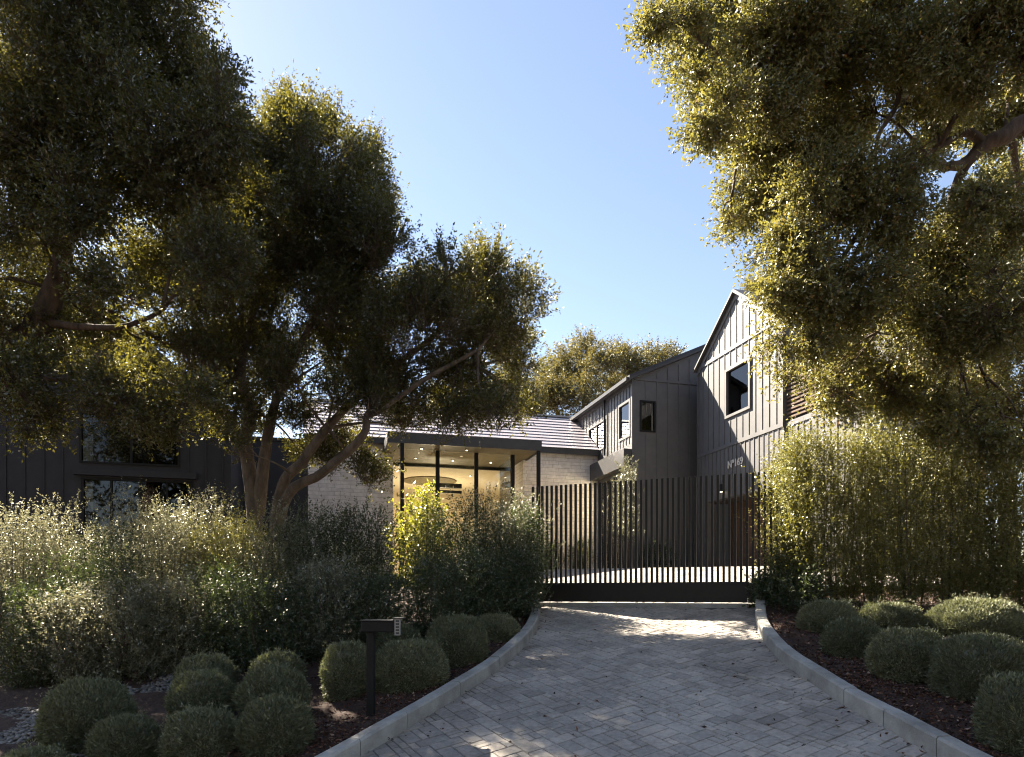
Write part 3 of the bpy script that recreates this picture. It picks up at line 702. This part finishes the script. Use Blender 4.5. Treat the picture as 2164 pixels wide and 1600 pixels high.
# ------------------------------------------------------------------ dark house on the left
SO = (-7.2, 17.5, 0)
left = thing('dark_house', 'dark gabled house at the left behind the oaks with a wide window', 'house', SO, HA)
mb = MB(); ops = [(-3.44,-1.2,3.2,4.45),(-3.4,-.9,.35,2.86)]
wall_b_with_openings(mb, 0, .2, -6.4, 0, .2, 4.5, ops)
mb.prism([(-6.4,0,4.5),(0,0,4.5),(-3.2,0,7.2)], (0,.2,0))
mb.box(-.2,0,.2,7,.2,4.5); mb.box(-6.4,-6.2,.2,7,.2,4.5)
for i in range(16):
    a = -6.2+i*.4
    if -3.5 < a < -1.1: continue
    mb.box(a-.02,a+.02,-.02,-.001,.3,4.5)
mb.box(-6.4,0,-.025,-.001,4.46,4.54)
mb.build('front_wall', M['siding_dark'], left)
mb = MB()
for sg in (1,-1):
    e = .12 if sg == 1 else -6.52
    mb.prism([(e,-.25,4.5-.10),(-3.2,-.25,7.22),(-3.2,-.25,7.34),(e,-.25,4.52)], (0,7.5,0))
mb.build('roof', M['roof_dark'], left)
mb = MB(); mb.box(-3.55,-.8,-.12,-.002,2.9,3.06); mb.build('ledge', M['siding_dark'], left)
window(left, (-3.44,-1.2,3.2,4.45), 'b', 0, .1, .05, M['black'], M['glass_dark'], mulls=(-2.3,))
window(left, (-3.4,-.9,.35,2.86), 'b', 0, .1, .06, M['black'], M['glass_dark'], mulls=(-2.75,-2.1,-1.5), name='glazed_door')
mb = MB(); mb.box(-3.6,-.7,1.5,1.55,.2,4.5); mb.box(-3.6,-.7,.3,1.5,2.9,2.95); mb.build('room_wall', M['wood'], left)
mb = MB(); mb.box(-12.5,-6.42,1.2,1.4,.2,5.2); mb.box(-12.5,-6.42,1.1,6,5.2,5.3)
for i in range(15): mb.box(-12.3+i*.4-.02,-12.3+i*.4+.02,1.175,1.199,.3,5.1)
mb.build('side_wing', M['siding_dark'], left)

# ------------------------------------------------------------------ mailbox
c = onslope(784, 1545, -BED); zb = bedz(c.x,c.y); sc = c.y/F
mx = thing('mailbox', 'black steel mailbox on a square post among the clipped bushes by the kerb', 'mailbox', (c.x,c.y,zb), R(-8))
ht = (HY-1308)*sc-zb
pw = 15*sc
mb = MB(); mb.box(-pw/2,pw/2,-pw/2,pw/2,-.2,ht-.12); mb.build('post', M['black'], mx, bevel=.004)
bl, br_ = -16*sc, 55*sc
mb = MB(); mb.box(bl,br_,-.085,.085,ht-.135,ht-.02); mb.build('box', M['black'], mx, bevel=.01)
mb = MB(); mb.box(bl-.008,br_-.002,-.095,.095,ht-.02,ht-.008); mb.build('lid', M['trim'], mx, bevel=.003)
mb = MB(); mb.box(br_,br_+.012,-.095,.08,ht-.15,ht+.002); mb.box(br_-.02,br_+.078,-.1,.085,ht+.002,ht+.014)
dp = mb.build('front_flap', M['black'], mx)
mb = MB()
mb.box(br_+.012,br_+.075,-.095,-.088,ht-.165,ht+.002)
fp = mb.build('number_plate', M['plate'], mx)
mb = MB()
for i in range(5): mb.box(br_+.026,br_+.062,-.098,-.0955,ht-.152+i*.031,ht-.152+i*.031+.020)
mb.build('panel', M['trim'], fp)

# ------------------------------------------------------------------ clipped round bushes
def topiary(px, top, bot, hw, label, sq=1.0, n=9000):
    c = onslope(px, bot, -BED); s = c.y/F; r = hw/F*(c.y+.3); Y = c.y+r*.85
    x = (px-CX)/F*Y; r = hw/F*Y; z0 = bedz(x, Y-r*.75)-.08-.30*r; h = max((HY-top)/F*Y-z0, r*1.1)
    root = (x, Y, z0)
    bm = MB(); m, k = 14, 20
    # surface of a ball slightly flattened towards the ground
    def surf(dirs):
        q = np.abs(dirs); p = 2.4*sq
        rr = 1/np.maximum((q[:,0]**p+q[:,1]**p+q[:,2]**p)**(1/p), 1e-6)
        rr = np.minimum(rr, 1.10); o = dirs*rr[:,None]
        low = dirs[:,2] < 0; hz = np.linalg.norm(dirs[:,:2],axis=1)
        f = np.where(low, (np.maximum(hz,1e-3)**.45)/np.maximum(hz*rr,1e-3), 1.0); f = np.minimum(f, 6)
        o[:,:2] *= f[:,None]
        return o*np.array([r, r*.95, h/2])*np.array([.9,.9,1])+np.array([0,0,h/2])
    th = np.linspace(0, math.pi, m); ph = np.linspace(0, 2*math.pi, k, endpoint=False)
    dirs = np.array([[math.sin(t)*math.cos(p), math.sin(t)*math.sin(p), math.cos(t)] for t in th for p in ph])
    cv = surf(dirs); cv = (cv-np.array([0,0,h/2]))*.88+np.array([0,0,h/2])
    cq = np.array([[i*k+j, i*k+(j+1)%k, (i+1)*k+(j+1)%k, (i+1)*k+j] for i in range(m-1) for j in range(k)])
    n = int(n*1.6*max(.5,(r/.33)**1.6)); d = rdir(n); d = d[d[:,2] > -.75]
    # lumpy surface
    lump = 1+rng.uniform(.05,.11)*np.sin(d[:,0]*rng.uniform(4,7)+px)*np.sin(d[:,1]*7+px*.3)*np.sin(d[:,2]*6)+rng.normal(size=len(d))*.035
    p = (surf(d)-np.array([0,0,h/2]))*lump[:,None]*.97+np.array([0,0,h/2])
    o = unit(d*.6+rdir(len(d))*.65+np.array([0,0,.5]))
    lv = leaf_arrays(p, o, .045, .0125, .05)
    ns = int(rng.integers(20, 130)); pi = rng.integers(0, len(p), ns)      # stray shoots that missed the shears
    lv = np.concatenate([lv, sprig_leaves(p[pi], unit(o[pi]*.6+np.array([0,0,.7])), 9, rng.uniform(.07,.13), .04, .012, .6)])
    v = np.concatenate([cv, lv]); q = np.concatenate([cq, quads_of(lv)+len(cv)])
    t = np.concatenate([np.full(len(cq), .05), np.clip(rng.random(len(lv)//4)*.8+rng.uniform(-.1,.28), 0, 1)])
    ob = raw('clipped_bush', v, q, M['leaf_topi'], None, t); ob.location = root
    return tag(ob, label, 'bush', 'clipped round bushes beside the driveway')
TL = [
 (185,1442,1640,92,'large loose grey green ball bush beside the pebble patch at far left',1.0),
 (265,1520,1670,70,'dim round clipped bush below the pebble patch, cut by the frame',1.1),
 (428,1425,1570,68,'sunlit clipped bush standing between a shaded one behind and one in front, left pair',1.2),
 (436,1390,1512,62,'shaded clipped bush behind the sunlit one, left pair',1.1),
 (425,1505,1660,78,'clipped bush at the bottom edge in front of the left sunlit bush',1.1),
 (579,1416,1570,74,'brightest sun topped clipped bush of the left bed',1.2),
 (586,1384,1500,58,'small shaded clipped bush peeping over the brightest one',1.1),
 (584,1482,1650,76,'tall clipped bush at the bottom edge nearest the mailbox post',1.3),
 (738,1364,1512,58,'clipped bush directly left of the mailbox post',1.2),
 (868,1360,1502,82,'broad box shaped clipped bush directly right of the mailbox post',1.4),
 (966,1306,1440,68,'round clipped bush behind the broad one, close to the left kerb',1.1),
 (1045,1303,1385,56,'farthest small clipped bush on the left, near the gate end of the kerb',1.1),
 (845,1325,1430,48,'dark clipped bush half hidden behind the mailbox box',1.1),
 (70,1590,1720,70,'dark low clipped bush in the bottom left corner',1.0)]
for a in TL: topiary(*a)
TR = [
 (1748,1274,1375,61,'farthest clipped ball bush on the right, at the top of the kerb bend',1.1),
 (1800,1314,1420,60,'small clipped ball bush in front of the farthest right one',1.1),
 (1880,1279,1372,66,'flat topped clipped bush against the right hedge',1.1),
 (1920,1336,1485,80,'big round clipped bush in the middle of the right bed',1.15),
 (2062,1270,1385,96,'widest clipped bush under the right hedge',1.15),
 (2078,1348,1545,98,'tallest clipped bush in front of the widest one, right bed',1.2),
 (2150,1436,1650,76,'clipped bush cut by the right edge of the picture beside the kerb',1.15)]
for a in TR: topiary(*a)

# ------------------------------------------------------------------ left mixed hedge
def at_ground(px, Y):
    x = (px-CX)/F*Y; return (x, Y, g(x,Y)+BED-.02)
HL = [ # px, top y, half width px, Y, leaf material, label
 (20,1040,85,10.6,'leaf_silver','silvery small leaved shrub at the left picture edge'),
 (130,1046,90,10.8,'leaf_silver','silvery sun dappled shrub second from the left edge'),
 (215,1130,85,10.2,'leaf_deep','lower dark green shrub between two silvery shrubs'),
 (305,1035,100,10.7,'leaf_silver','brightest silvery shrub, upright and shining in the sun'),
 (405,1040,90,10.9,'leaf_silver','greyish shrub right of the brightest silvery one'),
 (495,1050,90,10.9,'leaf_hedge','olive toned shrub in front of the oak trunk base'),
 (590,1078,95,10.6,'leaf_silver','dim grey shrub below the leaning oak limbs'),
 (680,1060,95,11.0,'leaf_deep','dark green shrub in front of the pale stone wall'),
 (775,1052,90,11.2,'leaf_deep','dense dark shrub left of the porch column'),
 (965,1045,85,11.6,'leaf_deep','dark green shrub under the porch windows'),
 (1050,1030,75,11.9,'leaf_silver','tall grey green shrub in front of the right porch window'),
 (1108,1060,40,12.3,'leaf_deep','narrow dark shrub at the left end of the gate')]
for (px,top,hw,Y,lm,lab) in HL:
    b = at_ground(px, Y); h = (HY-top)/F*Y-b[2]; r = hw/F*Y
    shrub('hedge_shrub', lab, 'shrub', b, h, r, .55, 32000, M[lm], .033, .018, 'shrubs of the left hedge', stems=13, up=1.3, slen=.3, nl=15, bare=.05, topj=.19)
LO = [(60,1210,110,9.4),(200,1225,100,9.2),(330,1200,105,9.3),(455,1190,100,9.4),(570,1225,95,9.3),(690,1170,100,9.6),(800,1200,95,9.9),(900,1165,90,10.2),(995,1160,85,10.6),(1075,1150,62,11.2)]
LOL = ['low dark shrub in the front row at the left picture edge','low front shrub below the sunlit silver patch','low front shrub with a few bright sprays, above the pebble patch','low dark front shrub above the left pair of clipped bushes','dim front shrub above the brightest clipped bush','front shrub with pale sprays, up and left of the mailbox','dark front shrub right behind the mailbox','dark green front shrub above the broad clipped bush','dark green front shrub above the kerb bend','low front shrub beside the top end of the left kerb']
for (px,top,hw,Y),lab in zip(LO,LOL):
    b = at_ground(px, Y); h = (HY-top)/F*Y-b[2]; r = hw/F*Y
    shrub('front_shrub', lab, 'shrub', b, h, r, .45, 20000, M['leaf_silver' if px in (330,690,200) else 'leaf_deep'], .034, .018, 'low front shrubs of the left hedge', stems=10, up=.7, slen=.2, bare=.0, topj=.12)
b = at_ground(885, 13.2); shrub('lemon_shrub', 'bright lemon yellow leafy shrub glowing below the left porch window', 'shrub', b, (HY-1022)/F*13.2-b[2], .42, .4, 7000, M['leaf_lemon'], .075, .035, None, stems=9, bare=.2)
# ------------------------------------------------------------------ right hedge
HR = [(1668,930,42,10.9,'columnar hedge shrub with bare thin stem next to the gate end'),
 (1712,905,56,10.6,'tall sunlit hedge shrub left of the brightest top'),
 (1775,886,66,10.4,'hedge shrub with bright yellow green top under the oak bough'),
 (1850,886,66,10.3,'hedge shrub with glowing top right of the brightest one'),
 (1925,900,66,10.1,'hedge shrub in half shade near the middle of the right hedge'),
 (2000,915,70,9.9,'shaded hedge shrub left of the yellow sun gap'),
 (2080,930,70,9.7,'dark hedge shrub right of the yellow sun gap'),
 (2165,935,85,9.5,'hedge shrub cut by the right picture edge')]
for (px,top,hw,Y,lab) in HR:
    b = at_ground(px, Y); h = (HY-top)/F*Y-b[2]; r = hw/F*Y*1.05
    shrub('tall_hedge_shrub', lab, 'shrub', b, h, r, .44, 27000, M['leaf_hedge'], .034, .018, 'tall shrubs of the right hedge', stems=9, up=1.2, slen=.32, nl=14, bare=.0, topj=.07, bulge=.3, stemr=.010)
for (px,top,hw,Y,lab) in [(1650,1175,42,10.9,'low dark leafy shrub at the right end of the gate'),(1690,1215,46,10.4,'low dark leafy shrub between the gate shrub and the farthest right ball bush'),(1620,1225,22,11.0,'tiny dark shrub touching the right gate end')]:
    b = at_ground(px, Y); h = (HY-top)/F*Y-b[2]
    shrub('low_shrub', lab, 'shrub', b, h, hw/F*Y, .3, 5000, M['leaf_deep'], .05, .02, None, stems=8, up=.5, bare=0)
mb = MB()
a0, a1 = at_ground(1640,11.6), at_ground(2250,10.6)
mb.bar((a0[0],a0[1],a0[2]+.03),(a1[0],a1[1],a1[2]+.03),.05,h=.18); tag(mb.build('timber_edging', M['wood']), 'low brown timber edging board behind the right hedge stems', 'edging')

# plants behind the gate
def H(a,b,z=0): return Vector((HO[0]+.967*a-.2555*b, HO[1]+.2555*a+.967*b, z))
for i,(a,b,lab) in enumerate([(-2.6,1.9,'low grassy clump at the left of the court by the pale stone wall'),(-1.9,1.7,'low grassy clump in the middle of the court below the stone wall'),(-1.2,1.5,'low grassy clump beside the lit entry door')]):
    p = H(a,b,.66); shrub('grass_clump', lab, 'plant', tuple(p), .95, .42, .35, 3500, M['leaf_deep'], .16, .012, 'low plants in the court', stems=8, up=1.4, slen=.2, bare=0)
p = H(-.42,-.5,.66)
shrub('olive_tree', 'slim pale leaved olive tree in front of the lit entry', 'tree', tuple(p), 3.2, .34, .32, 5600, M['leaf_olive'], .085, .02, None, stems=6, up=1.2, slen=.3, bare=.35, bulge=.2, stemr=.02)
p = H(.55,-.5,.66); shrub('court_shrub', 'dark low shrub in front of the shaded house wall', 'plant', tuple(p), .85, .4, .3, 2600, M['leaf_deep'], .07, .025, None, stems=7, bare=0)

# ------------------------------------------------------------------ trees
def BL(lst, y0, y1, k=1.0, ys=.9, zs=1.0): return [blob(px,py,r,random.uniform(y0,y1),k,ys,zs) for (px,py,r) in lst]
# tree with several leaning stems in the left middle
B = BL([(640,345,115),(555,320,105),(715,425,110),(770,335,45),(655,470,150),(800,505,70),(540,520,150),(770,600,130),(575,600,75),(695,650,85),(935,630,75),(1010,615,75),(1068,660,75),(1000,720,95),(880,700,110),(475,700,140),(720,740,110),(1085,745,55),(1085,840,38),(985,800,60),(870,800,65),(560,760,110),(790,800,70),(940,565,32),(1030,565,32),(675,280,40),(605,250,40),(1100,870,24),(700,830,45),(830,835,55),(1010,850,50),(925,865,40),(1080,870,36),(480,860,60),(430,800,80),(620,790,60),(690,965,40),(770,1000,42),(640,965,28),(848,900,20),(500,950,26),(730,930,34),(560,900,26),(950,905,26),(515,880,40),(615,880,40),(865,872,45),(960,888,36),(1040,885,36),(780,860,45)], 11.7, 14.2)
base = tuple(Vector((P(560,1190,13).x, 13, g(P(560,1190,13).x,13)+.05)))
T0 = Vector(base)
limbs = [([T0-Vector((0,0,.3)),P(535,1060,13),P(520,940,13.1),P(528,860,13.1),P(508,790,13.1),P(540,640,13.2),P(600,450,13.2)],.165,.06),
 ([P(545,1090,13),P(560,960,12.9),P(575,880,12.9),P(590,830,12.9),P(640,720,12.9),P(740,520,12.9)],.13,.05),
 ([T0+Vector((.1,0,0)),P(590,1050,12.6),P(640,975,12.4),P(690,905,12.3),P(745,850,12.2),P(840,770,12.2),P(930,700,12.4)],.125,.045),
 ([T0+Vector((.15,0,.1)),P(600,1065,12.4),P(680,1000,12.2),P(745,945,12.1),P(772,910,12.0),P(775,878,12.0),P(802,868,12.0),P(900,800,12.1),P(1010,740,12.3)],.11,.035),
 ([P(920,815,12.6),P(940,785,12.6),P(970,770,12.6),P(1005,772,12.6)],.03,.018),
 ([P(508,800,13.1),P(470,785,13.0),P(435,790,13.0),P(400,770,12.9)],.09,.04),
 ([P(585,1080,12.3),P(602,1050,12.2),P(615,1000,12.2)],.012,.006)]
crown_tree('oak_tree', 'dark multi stemmed oak with leaning pale limbs in front of the stone wing', base, B, 27000, M['leaf_oak'], M['bark_pale'], limbs, nl=14, up=.95, slen=.42, shoots=1500, L=.062, W=.028, spread=.72, sub=.3)
# oak at the left edge
A = BL([(200,680,90),(90,600,100),(140,750,50),(330,740,60),(260,560,100),(380,620,80),(400,760,60),(110,690,70)], 12.4, 13.8, .6, .4) + BL([(250,850,75),(380,865,55),(75,890,50),(20,830,80),(180,850,65),(330,875,50),(310,810,70),(60,790,70),(120,880,40)], 9.3, 10.3, .8, .5) + BL([(90,90,190),(280,110,180),(365,150,110),(190,290,190),(370,330,140),(470,260,90),(50,330,150),(280,470,110),(430,500,120),(400,830,60),(150,-90,200),(285,-60,120),(-90,200,200),(-100,600,200),(395,70,30),(465,215,60),(490,380,90),(450,560,90),(60,470,70),(150,420,90),(240,620,70),(30,680,70)], 9.2, 11.4)
base = (-9.4, 11.2, g(-9.4,11.2)); T0 = Vector(base)
limbs = [([T0,P(-60,760,11),P(20,735,11),P(80,690,11),P(115,610,11),P(130,540,11),P(105,480,11),P(60,380,11)],.28,.11),
 ([P(128,560,11),P(150,500,11),P(210,440,11),P(290,330,11)],.12,.05),
 ([P(90,680,11),P(170,690,10.8),P(260,690,10.6),P(340,660,10.6)],.07,.03),
 ([T0+Vector((0,0,.6)),P(-60,820,10.6),P(60,800,10.5),P(180,800,10.5),P(290,790,10.6)],.12,.03)]
crown_tree('oak_tree', 'large spreading oak filling the upper left corner, thick limb at the edge', base, A, 32000, M['leaf_oak'], M['bark'], limbs, nl=12, up=.2, slen=.32, L=.06, W=.028, spread=.75, sub=.3)
# oak overhanging from the right
C = BL([(1500,60,110),(1420,40,60),(1640,90,150),(1800,80,150),(1960,90,130),(2110,70,130),(1560,220,100),(1680,270,130),(1830,230,130),(2110,200,120),(1620,400,95),(1740,430,130),(1870,420,95),(1690,560,100),(1820,590,130),(1950,600,110),(1700,690,85),(1820,730,110),(1930,720,90),(1770,810,60),(1870,820,60),(1560,110,110),(1980,250,70),(1665,800,26),(1540,470,25),(1600,300,60),(1480,170,40),(1630,540,50),(2050,120,110),(2080,420,60),(1930,330,60),(2020,520,80),(2110,450,80),(2070,640,90),(2130,640,90),(1600,180,110),(2000,700,80),(1900,835,60),(1985,860,60),(2060,890,60),(2130,920,55),(1385,30,36)], 8.3, 10.0, 1.0, .5)
base = (9.2, 10.2, g(9.2,10.2)); T0 = Vector(base)
limbs = [([T0,(9.0,10.2,1.5),(8.6,10.0,4.5),P(2190,285,9.4),P(2120,290,9.3),P(2075,310,9.3),P(2040,345,9.3),P(1995,352,9.2),P(1945,340,9.2)],.19,.04),
 ([P(2080,305,9.3),P(2040,280,9.3),P(1985,310,9.3),P(1955,325,9.3)],.07,.03),
 ([P(2050,335,9.3),P(2020,390,9.4),P(2005,450,9.4),P(1990,540,9.4)],.07,.03),
 ([(8.8,10.1,3.5),P(2200,100,9.6),P(2080,-30,9.5),P(2010,20,9.4),P(1975,60,9.4)],.16,.05),
 ([P(1900,-20,9.2),P(1905,120,9.1),P(1895,220,9.0),P(1860,280,8.9),P(1850,340,8.9),P(1870,410,8.9)],.05,.015),
 ([P(2140,300,9.4),P(2150,380,9.6),P(2160,470,9.8)],.05,.03),
 ([P(1905,100,9.1),P(1800,110,9.0),P(1720,150,8.9),P(1600,180,8.8)],.035,.01)]
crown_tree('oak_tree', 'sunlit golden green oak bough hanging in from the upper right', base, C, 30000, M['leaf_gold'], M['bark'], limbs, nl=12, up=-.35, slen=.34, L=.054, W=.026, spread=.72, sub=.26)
D = BL([(2040,560,90),(2120,480,110),(2100,640,120),(2010,720,90),(2110,780,120),(2050,860,80),(2150,880,90),(1960,830,60),(2200,650,130),(1990,620,80),(2060,440,60),(2160,380,70)], 13.0, 15.0)
base = (10.6, 14.5, .5); T0 = Vector(base)
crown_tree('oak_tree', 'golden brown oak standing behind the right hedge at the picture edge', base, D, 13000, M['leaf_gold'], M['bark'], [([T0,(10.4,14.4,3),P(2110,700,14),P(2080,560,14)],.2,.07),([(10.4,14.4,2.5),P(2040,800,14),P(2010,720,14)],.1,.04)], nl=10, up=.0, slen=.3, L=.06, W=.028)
# trees far behind the house
def far_tree(label, lst, Y, dens=3000, zb=.7):
    Bf = [blob(px,py,r,Y+random.uniform(-2,2)) for (px,py,r) in lst]
    bx = sum(b[0].x for b in Bf)/len(Bf); T0 = Vector((bx,Y,zb))
    crown_tree('background_tree', label, tuple(T0), Bf, dens, M['leaf_far'], M['bark'], [([T0,T0+Vector((.4,0,3)),Bf[0][0]],.35,.12),([T0+Vector((.2,0,2.5)),Bf[-1][0]],.2,.08)], L=.13, W=.07, nl=14, slen=.8, up=.6, group='trees behind the house', sub=.4)
far_tree('yellow green tree behind the house, nearest to the dark oak', [(1165,800,45),(1215,775,50),(1190,840,50),(1150,840,40),(1235,850,50),(1265,775,35),(1240,740,28)], 44)
far_tree('yellow green tree behind the middle roof eave', [(1330,770,42),(1380,775,42),(1405,760,30),(1320,820,50),(1290,840,45),(1370,830,50),(1300,760,25)], 47)
far_tree('tree rising just behind the roof peak on the right', [(1610,620,32),(1660,650,60),(1500,790,30),(1720,690,70)], 40)
far_tree('broad tree behind the stone wing roof', [(1090,830,45),(1020,850,45),(1110,880,40),(950,860,45)], 40)
far_tree('tree far behind the dark left house', [(330,860,70),(250,820,90),(120,800,110),(30,760,100)], 38)

# unseen trees added behind and beside the viewer to darken shade and window reflections
tb = [((x+random.uniform(-2,2), -17+random.uniform(-2,2), z), random.uniform(2.6,4), 2.5, random.uniform(2.6,4), 1) for x in range(-44, 46, 4) for z in (1.5, 5.5, 9.5)]
tb += [((-34+random.uniform(-3,3), y+random.uniform(-2,2), random.uniform(1,5)), 3, 3, random.uniform(3,4), 1) for y in range(-16, 16, 4)]
tb += [((x+random.uniform(-2,2), y+random.uniform(-1.5,1.5), 12.5+random.uniform(-1.5,2.5)), random.uniform(2.6,3.6), 2.6, 1.8, 1) for x in range(-28, 30, 5) for y in (-13, -8, -3)]  # overhead canopy added out of view to block sky light
sc_, sd_ = crown_points(tb, 20000, .4, .4, .3); v = sprig_leaves(sc_, sd_, 6, .8, .34, .2)
struct(raw('added_shade_trees', v, quads_of(v), M['leaf_oak'], None, rng.random(len(v)//4)), 'stuff')

# ------------------------------------------------------------------ light, sky, camera
sun_house = Vector((1.748,-3.14,-3.15))
ld = Vector((.967*sun_house.x-.2555*sun_house.y, .2555*sun_house.x+.967*sun_house.y, sun_house.z)).normalized()
sl_ = bpy.data.lights.new('sun','SUN'); sl_.energy = 5.0; sl_.angle = R(.5); sl_.color = (1,.90,.74)
so = bpy.data.objects.new('sun', sl_); COL.objects.link(so); so.rotation_euler = ld.to_track_quat('-Z','Y').to_euler(); so.location = (-20,20,25)
toward = -ld; elev = math.asin(toward.z); az = math.atan2(toward.x, toward.y)
w = bpy.data.worlds.new('World'); scene.world = w; w.use_nodes = True; nt = w.node_tree; nt.nodes.clear()
sky = nt.nodes.new('ShaderNodeTexSky'); sky.sky_type = 'NISHITA'; sky.sun_disc = False; sky.sun_elevation = elev; sky.sun_rotation = az
sky.air_density = 1.0; sky.dust_density = .15; sky.ozone_density = 2.2
bg = nt.nodes.new('ShaderNodeBackground'); bg.inputs[1].default_value = .05; ow = nt.nodes.new('ShaderNodeOutputWorld')
wb = nt.nodes.new('ShaderNodeMix'); wb.data_type = 'RGBA'; wb.blend_type = 'MULTIPLY'; wb.inputs[0].default_value = 1; wb.inputs[7].default_value = (1.08,.91,.82,1)
nt.links.new(sky.outputs[0], wb.inputs[6]); nt.links.new(wb.outputs[2], bg.inputs[0]); nt.links.new(bg.outputs[0], ow.inputs[0])
def lamp(name, loc, e, r=.3):
    l = bpy.data.lights.new(name,'POINT'); l.energy = e; l.color = (1,.84,.56); l.shadow_soft_size = r
    o = bpy.data.objects.new(name, l); COL.objects.link(o); o.location = loc
lamp('room_lamp', H(-4.6, IB+3.2, 2.2), 62); lamp('room_lamp', H(-4.6, 3.0, 2.4), 9); lamp('hall_lamp', H(1.4, 1.9, 3.0), 70)

cam = bpy.data.cameras.new('camera'); co = bpy.data.objects.new('camera', cam); COL.objects.link(co)
co.location = (0,0,0); co.rotation_euler = (R(90),0,0)
cam.sensor_width = 36; cam.lens = F/2164*36; cam.shift_y = (HY-800)/2164; cam.clip_end = 2000; cam.clip_start = .05
scene.camera = co
scene.render.resolution_x = 1024; scene.render.resolution_y = 757
vs = scene.view_settings; vs.view_transform = 'Standard'; vs.look = 'None'; vs.exposure = 2.6; vs.gamma = 1
scene.cycles.max_bounces = 8; scene.cycles.diffuse_bounces = 4; scene.cycles.transmission_bounces = 6; scene.cycles.transparent_max_bounces = 12
scene.cycles.use_denoising = True; scene.cycles.pixel_filter_type = 'BLACKMAN_HARRIS'; scene.cycles.filter_width = 1.1; scene.cycles.sample_clamp_indirect = 6
